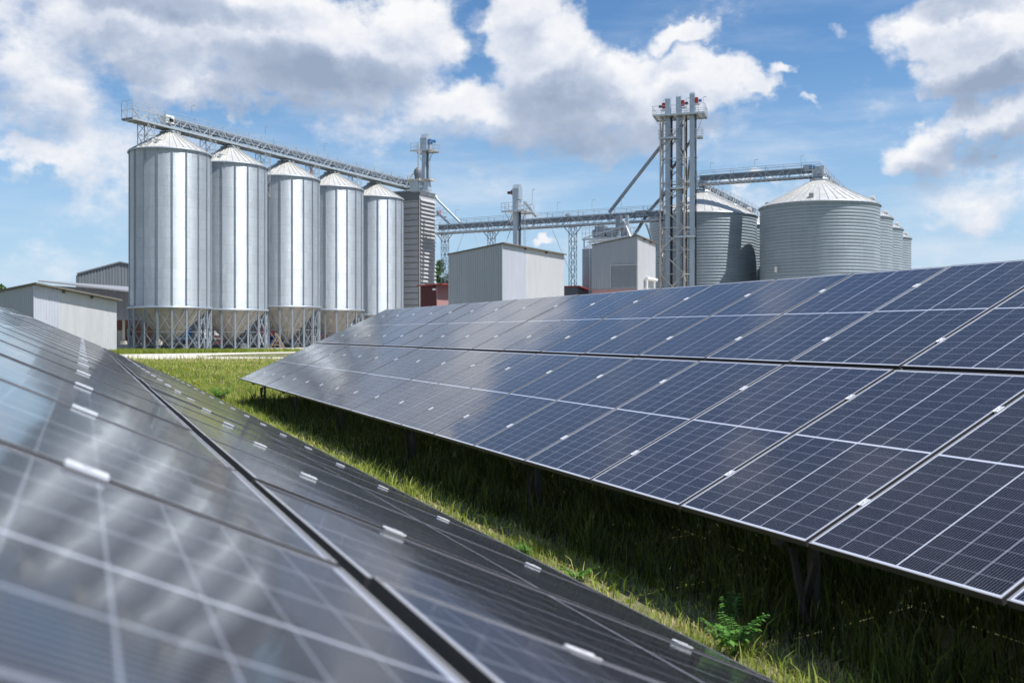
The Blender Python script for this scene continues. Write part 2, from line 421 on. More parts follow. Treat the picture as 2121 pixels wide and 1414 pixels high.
# ------------------------------------------------------------------ solar tables
PSI = rad(23.56)
WM, LM, PIT = 1.276, 2.158, 1.303
def table(name, label, X, Z, Yend, k0, k1, sgn, tilt, yaw2, pt2, posts):
    """row frame: origin under the camera, +Y along the rows; low edge at X, height Z; rises towards sgn"""
    # table axes in the world
    rot = Matrix.Rotation(PSI, 4, 'Z')
    T = thing(name, label, 'solar array', rot @ Vector((X, Yend, 0)), PSI-yaw2*sgn*0, 'solar tables either side of the grass aisle')
    t = tilt
    # local module frame: x along the row, y up the slope, z outward normal
    along = Vector((yaw2, 1, pt2)).normalized()
    upx = Vector((sgn*math.cos(t), 0, math.sin(t)))
    if sgn > 0: ex, ey = -along, upx       # facing left: x runs towards the camera
    else: ex, ey = along, upx
    ez = ex.cross(ey).normalized(); ey = ez.cross(ex)
    B = Matrix((ex, ey, ez)).transposed().to_4x4()
    def mtx(kseam, s):         # origin of a module whose far/near seam k
        y = kseam*PIT-Yend0
        o = Vector((0, 0, Z)) + along*y + upx*s
        return Matrix.Translation(o) @ B
    Yend0 = (k1*PIT)
    # module meshes
    ins = .008
    pm = MB(); pm.add([(ins, ins, 0), (WM-ins, ins, 0), (WM-ins, LM-ins, 0), (ins, LM-ins, 0)], [(0,1,2,3)])
    th = .035
    pan_me = pm.mesh('solar_panel'); pan_me.materials.append(M['cells'])
    fm = MB()
    e = .0025
    for (a0, b0, a1, b1) in ((0, 0, WM, ins), (0, LM-ins, WM, LM), (0, ins, ins, LM-ins), (WM-ins, ins, WM, LM-ins)):
        fm.hexa([(a0,b0,-th),(a1,b0,-th),(a1,b1,-th),(a0,b1,-th),(a0,b0,e),(a1,b0,e),(a1,b1,e),(a0,b1,e)])
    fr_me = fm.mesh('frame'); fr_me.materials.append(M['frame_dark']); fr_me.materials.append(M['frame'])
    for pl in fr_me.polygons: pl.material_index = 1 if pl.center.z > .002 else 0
    bm_ = MB(); bm_.add([(ins, ins, -.006), (WM-ins, ins, -.006), (WM-ins, LM-ins, -.006), (ins, LM-ins, -.006)], [(3,2,1,0)])
    bk_me = bm_.mesh('backsheet'); bk_me.materials.append(M['white'])
    cm = MB(); cm.box((0, 0, .0048), (.040, .072, .004)).box((0, 0, -.012), (.014, .07, .03)).tube((0, 0, .006), (0, 0, .011), .007, 8)
    cm.box((-.0165, 0, .0078), (.006, .072, .003)).box((.0165, 0, .0078), (.006, .072, .003))
    cl_me = cm.mesh('clamp'); cl_me.materials.append(M['clamp'])
    gap = (PIT-WM)/2
    for k in range(k0, k1):
        for r in (0, 1):
            s = r*(LM+.058)
            kk = k+1 if sgn > 0 else k
            Mx = mtx(kk, s) @ Matrix.Translation((gap, 0, 0)) @ Matrix.Rotation(random.gauss(0, .0009), 4, 'X') @ Matrix.Rotation(random.gauss(0, .0014), 4, 'Y')
            p = bpy.data.objects.new('solar_panel', pan_me); COL.objects.link(p); p.parent = T; p.matrix_basis = Mx
            f = bpy.data.objects.new('frame', fr_me); COL.objects.link(f); f.parent = p
            f = bpy.data.objects.new('backsheet', bk_me); COL.objects.link(f); f.parent = p
            if k > k0:
                for q in (.215, .775):
                    c = bpy.data.objects.new('clamp', cl_me); COL.objects.link(c); c.parent = T
                    c.matrix_basis = mtx(k, s+q*LM)
    # carrying structure
    def at(y, s, d):      # y along from far end (negative towards camera), s up the slope, d below plane
        return Vector((0, 0, Z)) + along*y + upx*s - (ez*d)
    y0, y1 = (k0*PIT-Yend0), 0
    for s in (.47, 1.68, LM+.03, .47+2.2, 1.68+2.2):
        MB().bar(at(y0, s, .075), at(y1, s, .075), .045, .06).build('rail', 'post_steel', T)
    zero = None
    for y in posts:
        for s in (.43, 3.4):
            a = at(y, s, .18); b = Vector((a.x, a.y, -.3))
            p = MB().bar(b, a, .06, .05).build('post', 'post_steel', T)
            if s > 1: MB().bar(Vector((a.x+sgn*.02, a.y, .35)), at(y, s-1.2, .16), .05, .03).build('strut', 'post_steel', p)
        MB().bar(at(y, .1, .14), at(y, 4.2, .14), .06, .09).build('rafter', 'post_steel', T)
    return T
tr_ = table('solar_table', 'long dark blue solar table on the right, sloping down to the grass aisle',
      3.763, HC-1.187+0*.0, 3.135+18*PIT, -3, 18, 1, rad(24.95), 0, 0, [4.925+4.12*k-26.59 for k in range(-1, 6)])
tl_ = table('solar_table', 'blurred grey solar table in the left foreground, close under the camera',
      2.442-.0018*26.5, HC-1.350+.0038*26.5, 1.7525+19*PIT, -3, 19, -1, rad(24.57), -.0018, .0038, [-.9, -4.5, -8.1, -11.7, -15.3, -19, -23, -27])
# small post with splayed feet braces seen under the near end of the right table
def R2W(x, y, z=0): return Matrix.Rotation(PSI, 4, 'Z') @ Vector((x, y, z))
for yy in [4.925+4.12*k for k in range(-1, 6)]:
    q = MB()
    for dy in (-.17, .17): q.bar(R2W(4.15+dy*.3, yy+dy, .46), R2W(4.15-dy*.3, yy-.5*dy, .05), .035, .045)
    q.build('foot_brace', 'post_steel', tr_, world=True)

# ------------------------------------------------------------------ hopper silos
RS = 4.27; NL = 18
silo_lab = ['closest and leftmost tall hopper silo with a lattice frame on its left side', 'second tall hopper silo counted from the left, with a hatch on its roof',
            'third tall hopper silo, middle of the five in the row', 'fourth tall hopper silo, partly behind the middle one', 'fifth and farthest tall hopper silo, beside the slatted dryer tower']
silo_xy = [(-37.9, 108.7), (-33.75, 117.4), (-29.3, 127.1), (-24.95, 135.9), (-20.45, 145.6)]
ring_h = [4.62, 4.57, 5.2, 5.0, 4.5]
EAVE = 21.78
def make_silo(i):
    x, y = silo_xy[i]; rh = ring_h[i]
    phi = math.degrees(math.atan2(-y, -x)); dl_ = rad(90-SUN_B-phi); hl_ = math.degrees(math.atan2(.47*math.sin(dl_), 1+.47*math.cos(dl_)))
    T = thing('hopper_silo', silo_lab[i], 'silo', (x, y, 0), rad(phi+hl_-10-3+(-3, 1, 3, 0, -2)[i]), 'row of five tall hopper silos')
    MB().lathe([(RS, rh), (RS, rh+3), (RS, rh+9), (RS, EAVE)], 96).build('wall', 'silo', T)
    # roof: radial sheets with raised seams
    NR = 36; mb = MB(); ez = EAVE+2.35
    for k in range(NR):
        a0, a1 = 2*math.pi*k/NR, 2*math.pi*(k+1)/NR
        pr = [(RS+.13, EAVE-.06), (.62, ez)]
        mb.add([(pr[0][0]*math.cos(a0), pr[0][0]*math.sin(a0), pr[0][1]), (pr[0][0]*math.cos(a1), pr[0][0]*math.sin(a1), pr[0][1]),
                (pr[1][0]*math.cos(a1), pr[1][0]*math.sin(a1), pr[1][1]), (pr[1][0]*math.cos(a0), pr[1][0]*math.sin(a0), pr[1][1])], [(0,1,2,3)])
        if k % 1 == 0:
            mb.bar(((RS+.13)*math.cos(a0), (RS+.13)*math.sin(a0), EAVE-.02), (.62*math.cos(a0), .62*math.sin(a0), ez+.03), .06, .07)
    roof = mb.build('roof', 'roof_metal', T)
    MB().lathe([(0, EAVE+2.30), (.74, EAVE+2.28), (.74, EAVE+2.52), (.5, EAVE+2.6), (.28, EAVE+2.62), (.28, EAVE+2.9), (0, EAVE+2.9)], 20).build('roof_cap', 'steel', roof)
    MB().lathe([(RS+.16, EAVE-.20), (RS+.17, EAVE-.1), (RS+.14, EAVE-.04), (RS-.02, EAVE-.03)], 72).build('eave_ring', 'ring', T)
    if i in (0, 1):
        h = MB(); a = rad(phi-20 if i == 0 else phi-16)-T.rotation_euler[2]; rr = 3.3
        h.tube((rr*math.cos(a), rr*math.sin(a), EAVE+.35), (rr*math.cos(a), rr*math.sin(a), EAVE+.86), .36, 14)
        h.tube((rr*math.cos(a), rr*math.sin(a), EAVE+.86), (rr*math.cos(a), rr*math.sin(a), EAVE+.94), .42, 14)
        h.build('roof_hatch', 'white', roof)
    v = MB()
    for k in range(12):
        a = 2*math.pi*(k+.5)/12
        v.box((.98*math.cos(a), .98*math.sin(a), EAVE+2.28), (.3, .22, .12), a)
    v.build('roof_vents', 'steel', roof)
    MB().lathe([(RS+.20, rh-.10), (RS+.22, rh-.10), (RS+.22, rh+.14), (RS+.02, rh+.14)], 72).build('ring_beam', 'ring', T)
    MB().lathe([(RS-.05, rh+.02), (.38, .9), (.30, .55)], 36, smooth=True).build('hopper_cone', 'hopper', T)
    hs = MB()
    for k in range(NL):
        a = 2*math.pi*k/NL
        hs.bar(((RS-.03)*math.cos(a), (RS-.03)*math.sin(a), rh), (.4*math.cos(a), .4*math.sin(a), .9), .04, .03)
    hs.build('cone_seams', 'steel_dark', T)
    # stiffener, leg and brace of one bay, then copies round the wall
    a0 = rad(3)
    st = MB().bar((RS+.045, -.055, rh), (RS+.045, -.055, EAVE-.12), .05, .07).bar((RS+.045, .055, rh), (RS+.045, .055, EAVE-.12), .05, .07).build('stiffener', 'ring', T)
    lg = MB().bar((RS+.06, 0, 0), (RS+.06, 0, rh-.1), .19, .14).box((RS+.06, 0, .02), (.34, .34, .04)).build('leg', 'leg_steel', T)
    da = 2*math.pi/NL; c1, s1 = (RS+.05)*math.cos(da), (RS+.05)*math.sin(da); zm = rh*.44
    br = MB()
    for za, zb in ((.06, zm), (zm, rh-.15)):
        br.bar((RS+.05, 0, za), (c1, s1, zb), .075, .05).bar((RS+.02, 0, zb), (c1-.03, s1, za), .075, .05)
    br.bar((RS+.03, 0, zm), (c1-.02, s1, zm), .05, .05)
    br = br.build('cross_brace', 'leg_steel', T)
    for k in range(NL):
        ang_ = a0+2*math.pi*k/NL
        for src in (st, lg, br):
            if k == 0: src.rotation_euler = (0, 0, ang_)
            else: copy_part(src, T, rz=ang_)
    # access ladder on the side
    ld = MB(); 
    for sx in (-.2, .2): ld.bar((RS+.25, sx, 1.), (RS+.25, sx, EAVE+.3), .04)
    z = 1.
    while z < EAVE: ld.bar((RS+.25, -.2, z), (RS+.25, .2, z), .025); z += .35
    l = ld.build('ladder', 'steel', T); l.rotation_euler = (0, 0, rad(104))
    return T
for i in range(5): make_silo(i)

# ------------------------------------------------------------------ trussed galleries
def gallery(T, p0, p1, w=1.5, h=1.9, pan=2.2, trough=True, chords='gallery', drive=None):
    """open truss walkway from p0 to p1 (local coords) with a drag conveyor inside"""
    p0 = Vector(p0); p1 = Vector(p1); L = (p1-p0).length; u = (p1-p0)/L
    sd = u.cross(Vector((0,0,1))).normalized(); up = sd.cross(u)
    def q(t, s, z): return p0+u*t+sd*s+up*z
    MB().hexa([q(0,-w/2,0), q(0,w/2,0), q(L,w/2,0), q(L,-w/2,0), q(0,-w/2,.10), q(0,w/2,.10), q(L,w/2,.10), q(L,-w/2,.10)]).build('deck', 'steel_dark', T)
    jo = MB(); t = .3
    while t < L: jo.bar(q(t,-w/2-.05,-.09), q(t,w/2+.05,-.09), .08, .14); t += .75
    jo.build('deck_joists', 'steel', T)
    n = max(2, round(L/pan))
    for s in (-w/2-.04, w/2+.04):
        m = MB(); m.bar(q(0,s,-.02), q(L,s,-.02), .09, .22); m.bar(q(0,s,h*.62), q(L,s,h*.62), .08, .09)
        for k in range(n+1):
            t = L*k/n; m.bar(q(t,s,0), q(t,s,h*(1. if k % 2 == 0 else .62)), .07)
            if k < n:
                a, b = (0, h*.62) if k % 2 else (h*.62, 0)
                m.bar(q(t,s,a), q(t+L/n/2,s,b), .08).bar(q(t+L/n/2,s,b), q(L*(k+1)/n,s,a), .08)
        m.build('side_truss', chords, T)
        r = MB(); r.bar(q(0,s,h), q(L,s,h), .045).bar(q(0,s,h*.80), q(L,s,h*.80), .03)
        for k in range(n+1): r.bar(q(L*k/n,s,h*.62), q(L*k/n,s,h), .04)
        r.build('railing', chords, T)
    if trough:
        m = MB(); a = .1 if L > 50 else .015; m.hexa([q(L*a,-.32,.55), q(L*a,.32,.55), q(L,.32,.55), q(L,-.32,.55), q(L*a,-.32,1.22), q(L*a,.32,1.22), q(L,.32,1.22), q(L,-.32,1.22)])
        t = L*a
        while t < L: m.bar(q(t,-.36,.5), q(t,-.36,1.26), .06).bar(q(t,.36,.5), q(t,.36,1.26), .06).bar(q(t,-.36,1.24), q(t,.36,1.24), .05); t += 1.5
        m.build('conveyor_trough', 'trough', T)
        m = MB(); t = 1.2
        while t < L:
            MB().bar(q(t,-.3,.1), q(t,-.3,.55), .06).bar(q(t,.3,.1), q(t,.3,.55), .06).bar(q(t,-.3,.5), q(t,.3,.5), .06).build('trough_stand', 'steel', T); t += 4
    return q, L
def lamp(T, p, h=1.6):
    p = Vector(p); MB().bar(p, p+Vector((0,0,h)), .04).bar(p+Vector((0,0,h)), p+Vector((.25,-.1,h+.05)), .05).box(p+Vector((.3,-.12,h+.04)), (.3,.16,.07)).build('walkway_lamp', 'steel', T)
def lattice(mb, a, b, w, d, step, uvec, vvec, t=.07):
    """square lattice mast from a down to b; uvec, vvec horizontal unit vectors"""
    a = Vector(a); b = Vector(b); L = (b-a).length; n = max(1, round(L/step))
    cs = [(-w/2,-d/2),(w/2,-d/2),(w/2,d/2),(-w/2,d/2)]
    def pt(k, i): return a+(b-a)*k/n + uvec*cs[i % 4][0] + vvec*cs[i % 4][1]
    for i in range(4):
        mb.bar(pt(0,i), pt(n,i), t)
        for k in range(n):
            if k % 2: mb.bar(pt(k,i), pt(k+1,i+1), t*.65)
            else: mb.bar(pt(k,i+1), pt(k+1,i), t*.65)
            mb.bar(pt(k,i), pt(k,i+1), t*.6)
    return mb
UA = Vector((math.sin(rad(25.7)), math.cos(rad(25.7)), 0)); UB = Vector((-UA.y, UA.x, 0))
DK = HC+22.62
e0 = Vector((-40.55, 103.3, DK)); 
gT = thing('silo_gallery', 'long steel truss walkway with a conveyor running over the roofs of the five tall silos', 'conveyor gallery', (e0.x, e0.y, DK), 0)
Lg = (Vector((-15.9, 154.0, DK))-e0).length
g1 = Vector((-15.9, 154.0, DK))-e0
q, L = gallery(gT, (0,0,0), g1, 1.5, 1.72, 2.3)
ug = g1.normalized(); sg = ug.cross(Vector((0,0,1)))
# end guard
MB().bar(q(0,-.8,.95), q(0,.8,.95), .04).bar(q(0,-.8,1.9), q(0,.8,1.9), .04).bar(q(0,0,.1), q(0,0,1.9), .04).build('end_railing', 'steel', gT)
d = MB(); d.box(tuple(ug*5.6+Vector((0,0,.95))), (.9,1.2,.9), rad(-26)).tube(ug*5.6+sg*.45+Vector((0,0,1.1)), ug*5.6+sg*.85+Vector((0,0,1.1)), .22, 12)
d.build('drive_head', 'white', gT)
MB().box(tuple(ug*5.6+sg*.7+Vector((0,0,.85))), (.3,.4,.3)).build('motor', 'black', gT)
for t in (8.5, 21, 33): lamp(gT, q(t, .8, 1.9), 1.1)
for x, y in silo_xy:   # filling spouts
    c = Vector((x-e0.x, y-e0.y, 0)); MB().tube(c+Vector((0,0,.6)), c+Vector((0,0,EAVE+2.6-DK)), .17, 10).build('filling_spout', 'elev', gT)
for t, dn, off in ((2.6, 6.0, 0), (11.9, 5.8, 0), (21.5, 5.6, 0), (31.5, 5.4, 0), (41.3, 5.2, 0)):   # lattice frames between the silos
    m = MB(); lattice(m, q(t, 0, -.1), q(t, 0, -dn), .95, 1.5, 1.15, ug, sg, .085)
    m.build('support_frame', 'steel', gT)
m = MB()
for t in (2.6-.47, 2.6+.47): m.bar(q(t, .75, -6), q(t, .75, -13.5), .06)
m.build('support_tie', 'steel', gT)
p = P(645, 352, 131); MB().tube(p-e0+Vector((0,0,-1.5)), p-e0+Vector((0,0,.3)), .14, 10).build('red_spout', 'plinth', gT)

# ------------------------------------------------------------------ dryer tower
RZ = rad(-26)
dc = P(868.5, 394.5, 150); Hd = dc.z
dT = thing('dryer_tower', 'tall pale slatted grain dryer tower next to the farthest tall silo', 'dryer tower', (dc.x, dc.y, 0), RZ)
LX, LY = 4.6, 4.75
MB().hexa([(-LX,0,0),(0,0,0),(0,LY,0),(-LX,LY,0),(-LX,0,Hd),(0,0,Hd),(0,LY,Hd),(-LX,LY,Hd)]).build('casing', 'dryer', dT)
lv = MB(); z = .5; k = 0
while z < Hd-1.5:    # right face: sloping louvre hoods
    lv.hexa([(.02,.15,z),(.34,.15,z-.05),(.34,LY-.1,z-.05),(.02,LY-.1,z),(.02,.15,z+.40),(.34,.15,z+.0),(.34,LY-.1,z+.0),(.02,LY-.1,z+.40)])
    z += .62
lv.build('louvres', 'dryer', dT)
fl = MB(); z = .6
while z < Hd-.5:
    fl.box((-LX/2, -.035, z), (LX, .07, .07)); z += .93
for xx in (-LX+.1, -LX+1.1, -.1): fl.box((xx, -.045, Hd/2), (.10, .07, Hd))
fl.build('flanges', 'trim', dT)
MB().box((-LX/2, -.05, Hd-.75), (LX, .08, 1.4)).box((.06, LY/2, Hd-.3), (.1, LY, .6)).build('top_band', 'wall_dark', dT)
MB().box((-LX/2, LY/2, Hd+.06), (LX+.3, LY+.3, .12)).build('roof', 'steel', dT)
# elevator head assembly standing on the dryer
eT = thing('bucket_elevator', 'bucket elevator with a railed platform and blue motor on top of the dryer tower', 'elevator', tuple(P(881, 396, 152)), RZ)
def elevator_head(T, z, sc=1., motor='red', side=1, name='elevator_head'):
    m = MB(); m.hexa([(-.45*sc,-.5*sc,z),(.45*sc,-.5*sc,z),(.45*sc,.7*sc,z),(-.45*sc,.7*sc,z),(-.45*sc,-.5*sc,z+1.5*sc),(.45*sc,-.5*sc,z+1.5*sc),(.45*sc,.7*sc,z+1.5*sc),(-.45*sc,.7*sc,z+1.5*sc)])
    m.hexa([(-.45*sc,-.5*sc,z+1.5*sc),(.45*sc,-.5*sc,z+1.5*sc),(.45*sc,.7*sc,z+1.5*sc),(-.45*sc,.7*sc,z+1.5*sc),(-.45*sc,-.15*sc,z+2.05*sc),(.45*sc,-.15*sc,z+2.05*sc),(.45*sc,.3*sc,z+2.05*sc),(-.45*sc,.3*sc,z+2.05*sc)])
    h = m.build(name, 'elev', T)
    x0 = side*.45*sc
    MB().box((x0+side*.22*sc, .1, z+1.05*sc), (.36*sc,.5*sc,.6*sc)).build('gearbox', motor, h)
    MB().tube((x0+side*.4*sc, .1, z+1.05*sc), (x0+side*.95*sc, .1, z+1.05*sc), .2*sc, 12).build('motor', 'blue' if motor == 'blue' else 'black', h)
    return h
def platform(T, z, x0, x1, y0, y1, rh=1.1, mat_='steel'):
    pl = MB().box(((x0+x1)/2, (y0+y1)/2, z), (x1-x0, y1-y0, .09)).box(((x0+x1)/2, y0, z-.1), (x1-x0, .08, .2)).box(((x0+x1)/2, y1, z-.1), (x1-x0, .08, .2)).build('platform', 'steel', T)
    r = MB()
    for a, b in (((x0,y0),(x1,y0)), ((x1,y0),(x1,y1)), ((x1,y1),(x0,y1)), ((x0,y1),(x0,y0))):
        for zz in (rh, rh*.5): r.bar((*a, z+zz), (*b, z+zz), .045)
        L_ = math.dist(a, b); n_ = max(1, round(L_/1.2))
        for k in range(n_): r.bar((a[0]+(b[0]-a[0])*k/n_, a[1]+(b[1]-a[1])*k/n_, z), (a[0]+(b[0]-a[0])*k/n_, a[1]+(b[1]-a[1])*k/n_, z+rh), .045)
    r.build('railing', mat_, pl)
    return pl
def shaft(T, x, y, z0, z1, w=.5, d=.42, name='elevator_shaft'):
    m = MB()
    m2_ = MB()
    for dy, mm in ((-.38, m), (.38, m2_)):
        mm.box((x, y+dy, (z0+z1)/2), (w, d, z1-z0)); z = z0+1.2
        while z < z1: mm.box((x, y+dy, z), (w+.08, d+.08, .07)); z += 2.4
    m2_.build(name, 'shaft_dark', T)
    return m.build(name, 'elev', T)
hh = (396-300)*152/F
shaft(eT, 0, 0, 0, hh-.4, .55, .5)
elevator_head(eT, hh-.9, 1.25, 'blue', 1)
platform(eT, hh-.95, -1.9, 1.6, -1.3, 1.5)
MB().bar((1.5,0,hh-1.1),(.3,0,hh-3.2),.06).bar((-1.5,0,hh-1.1),(-.3,0,hh-3.0),.06).build('platform_struts', 'steel_dark', eT)
ld = MB()
for sx in (-.2,.2): ld.bar((.75,sx,.2),(.75,sx,hh-.4),.04)
for k in range(int(hh/.35)): ld.bar((.75,-.2,.3+k*.35),(.75,.2,.3+k*.35),.03)
ld.build('ladder', 'steel', eT)
cy = thing('dust_cyclone', 'small dark dust cyclone with a pale bent duct on the dryer roof', 'cyclone', tuple(P(866, 396, 149.5)), RZ)
MB().lathe([(.12,.5),(.62,2.2),(.62,3.0),(.25,3.4),(0,3.45)], 20, c=(0,0,.2)).build('body', 'wall_dark', cy)
MB().lathe([(.5,.1),(.5,.7),(0,.7)], 16, c=(-.9,0,.6)).build('fan', 'black', cy)
MB().path([Vector((-.3,0,3.1)), Vector((-1.0,-.2,2.6)), Vector((-1.6,-.4,1.6)), Vector((-1.7,-.5,.5))], .16, 10).build('duct', 'white', cy)
st = MB()
for sx, sy in ((-.6,-.6),(.6,-.6),(.6,.6),(-.6,.6)): st.bar((sx,sy,0),(sx,sy,1.9),.09)
st.box((0,0,1.6),(1.4,1.4,.1)); st.build('stand', 'steel', cy)
MB().tube((.1,0,3.5),(.1,0,7.2),.16,10).build('downpipe', 'steel', cy)
# machinery plinth boxes on the dryer roof
bx = thing('outlet_hopper', 'pair of grey square outlet hoppers on the dryer roof edge', 'hopper', tuple(P(868, 397, 148.6)), RZ)
MB().hexa([(-1.6,0,.1),(-.2,0,.1),(-.2,1.2,.1),(-1.6,1.2,.1),(-1.7,-.1,1.7),(-.1,-.1,1.7),(-.1,1.3,1.7),(-1.7,1.3,1.7)]).build('hopper_box', 'elev', bx)
MB().box((-.9,.6,1.8),(2.2,1.8,.3)).box((1.2,.6,1.75),(1.6,1.6,.25)).build('flange_frame', 'concrete', bx)
MB().hexa([(.6,0,.1),(1.6,0,.1),(1.6,1.2,.1),(.6,1.2,.1),(.8,.2,1.6),(1.4,.2,1.6),(1.4,1.,1.6),(.8,1.,1.6)]).build('hopper_box', 'elev', bx)
# side platforms and spouts of the dryer
sp = thing('spout_pipe', 'upper pale spout pipe slanting from the dryer tower down to the conveyor bridge', 'pipe', tuple(P(903, 411, 150)))
MB().tube((0,0,0), P(953, 461, 148)-P(903, 411, 150), .19, 12).build('pipe', 'elev', sp)
MB().tube((-.1,.1,.3),(.2,-.1,-.1),.24,12).build('flange', 'steel', sp)
sp = thing('spout_pipe', 'lower shorter spout pipe below the longer one at the right of the dryer tower', 'pipe', tuple(P(908, 442, 150)))
MB().tube((0,0,0), P(931, 464, 149)-P(908, 442, 150), .17, 12).build('pipe', 'elev', sp)
MB().tube((-.1,.1,.3),(.2,-.1,-.1),.22,12).build('flange', 'steel', sp)
sb = thing('side_balcony', 'small railed balcony on the right side of the dryer tower', 'balcony', tuple(P(904, 447, 150.5)), RZ)
platform(sb, 0, 0, 1.0, -.8, 1.4)
MB().box((.3,.2,.5),(.5,.5,.6)).build('motor', 'red', sb)

# ------------------------------------------------------------------ conveyor bridge to the tower
b0 = P(905, 484, 153); b1 = P(1372, 457, 134.5); b1.z = b0.z
bT = thing('conveyor_bridge', 'level steel truss conveyor bridge between the dryer tower and the three-shaft elevator tower', 'conveyor bridge', tuple(b0))
q, L = gallery(bT, (0,0,0), b1-b0, 1.5, 2.0, 2.5, drive=True)
MB().box(tuple(q(L-3.0,0,1.0)), (1.6,1.0,.9), rad(-30)).build('drive_head', 'steel_dark', bT)
MB().box(tuple(q(L*.62,.6,1.4)), (.6,.5,.4), rad(-30)).build('slide_gate', 'steel', bT)
for t in (4, 21.5, 27, 31.5): lamp(bT, q(t, .8, 2.), 1.3)
ub = (b1-b0).normalized(); sb_ = ub.cross(Vector((0,0,1)))
for px, nm in ((922, 1), (1017, 2), (1186, 3)):
    t = (px-905)/(1372-905)
    # distance along bridge for the given column
    best = min(range(200), key=lambda k: abs((b0+(b1-b0)*k/199).x/(b0+(b1-b0)*k/199).y*F+CX-px))
    pt = (b1-b0)*best/199
    m = MB(); lattice(m, pt+Vector((0,0,-.3)), pt+Vector((0,0,-b0.z)), .85, .85, 1.0, ub, sb_, .075)
    m.bar(pt+ub*1.4+Vector((0,0,-.15)), pt+ub*.4+Vector((0,0,-1.3)), .1).bar(pt-ub*1.4+Vector((0,0,-.15)), pt-ub*.4+Vector((0,0,-1.3)), .1)
    m.build('lattice_mast', 'steel_dark', bT)
for a, b in (((960,484),(938,545)), ((982,483),(1003,540)), ((1057,478),(1036,535)), ((1143,472),(1186,575))):
    A = P(*a, 146); A2 = P(*b, 144); MB().tube(A-b0, A2-b0, .04, 6).build('guy_cable', 'steel_dark', bT)

# ------------------------------------------------------------------ single elevator behind the middle shed
eb = P(1071, 600, 136)
e2 = thing('bucket_elevator', 'single bucket elevator with square platform and red motor rising behind the large middle shed', 'elevator', (eb.x, eb.y, 0), RZ)
ht = HC+(HOR-380)*136/F
shaft(e2, 0, 0, 0, ht-1.5, .62, .55)
elevator_head(e2, ht-2.3, 1.05, 'red', -1)
platform(e2, ht-3.9, -1.7, 1.7, -1.5, 1.9)
MB().box((0,0,ht-3.2),(.85,1.1,1.6)).build('head_base', 'elev', e2)
MB().bar((-1.6,-.5,ht-4),(-.4,-.2,ht-6.3),.08).bar((1.6,-.5,ht-4),(.4,-.2,ht-6.3),.08).build('platform_struts', 'steel', e2)
ld = MB()
for sx in (-.22,.22): ld.bar((1.15,sx,4),(1.15,sx,ht-2.5),.05)
for k in range(int((ht-6)/.4)): ld.bar((1.15,-.22,4+k*.4),(1.15,.22,4+k*.4),.035)
for k in range(int((ht-8)/1.2)): ld.bar((1.15,-.22,5+k*1.2),(1.6,-.3,5+k*1.2),.03).bar((1.6,-.3,5+k*1.2),(1.6,.3,5+k*1.2),.03)
ld.build('ladder', 'steel', e2)
for a, b, lab in (((1088,420),(1109,448),'spout pipe slanting right from the single elevator to the bridge'), ((1068,432),(1057,458),'spout pipe slanting left from the single elevator to the bridge')):
    A = P(*a, 137); B_ = P(*b, 141)
    t_ = thing('spout_pipe', lab, 'pipe', tuple(A)); MB().tube((0,0,0), B_-A, .19, 10).build('pipe', 'elev', t_); MB().tube((0,0,.15),(0,0,-.15),.26,10).build('flange','steel',t_)
lamp(e2, (1.6,1.6,ht-2.8), 2.0)

# ------------------------------------------------------------------ tall three-shaft tower
tb = P(1405, 600, 134)
tT = thing('elevator_tower', 'tall lattice tower holding three elevator shafts with red motors on a top platform', 'elevator tower', (tb.x, tb.y, 0), rad(-17))
pxm = 134/F
ztop = HC+(HOR-240)*pxm
xs = [-1.38, .08, 1.92]
for x_, zt, sd_ in ((xs[0], 201, -1), (xs[1], 198, 1), (xs[2], 194, 1)):
    zh = HC+(HOR-zt)*pxm
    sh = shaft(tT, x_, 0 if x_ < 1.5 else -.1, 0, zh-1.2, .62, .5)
    m = MB(); z0_ = ztop
    m.hexa([(x_-.33,-.62,z0_),(x_+.33,-.62,z0_),(x_+.33,.62,z0_),(x_-.33,.62,z0_),(x_-.33,-.62,zh-.3),(x_+.33,-.62,zh-.3),(x_+.33,.95,zh-1.1),(x_-.33,.95,zh-1.1)])
    m.hexa([(x_-.33,-.62,zh-.3),(x_+.33,-.62,zh-.3),(x_+.33,.95,zh-1.1),(x_-.33,.95,zh-1.1),(x_-.33,-.35,zh),(x_+.33,-.35,zh),(x_+.33,.35,zh-.02),(x_-.33,.35,zh-.02)])
    hd = m.build('elevator_head', 'elev', tT)
    MB().box((x_+sd_*.58, -.25, zh-1.15), (.42,.5,.72)).build('gearbox', 'red', hd)
    MB().tube((x_+sd_*.85, -.2, zh-1.2), (x_+sd_*1.25, -.2, zh-1.2), .2, 12).build('motor', 'blue' if x_ > 1.5 else 'black', hd)
    MB().box((x_+sd_*.65, -.25, zh-1.75), (.7,.7,.08)).bar((x_+sd_*.8,-.4,zh-1.8),(x_+sd_*.8,-.4,ztop),.05).build('motor_bracket', 'steel', hd)
platform(tT, ztop, -3.3, 3.7, -1.55, 2.2, 1.15)
ju = MB(); 
for k in range(9): ju.bar((-3.2+k*.82,-1.5,ztop-.15),(-3.2+k*.82,2.2,ztop-.15),.1,.18)
ju.build('platform_joists', 'steel_dark', tT)
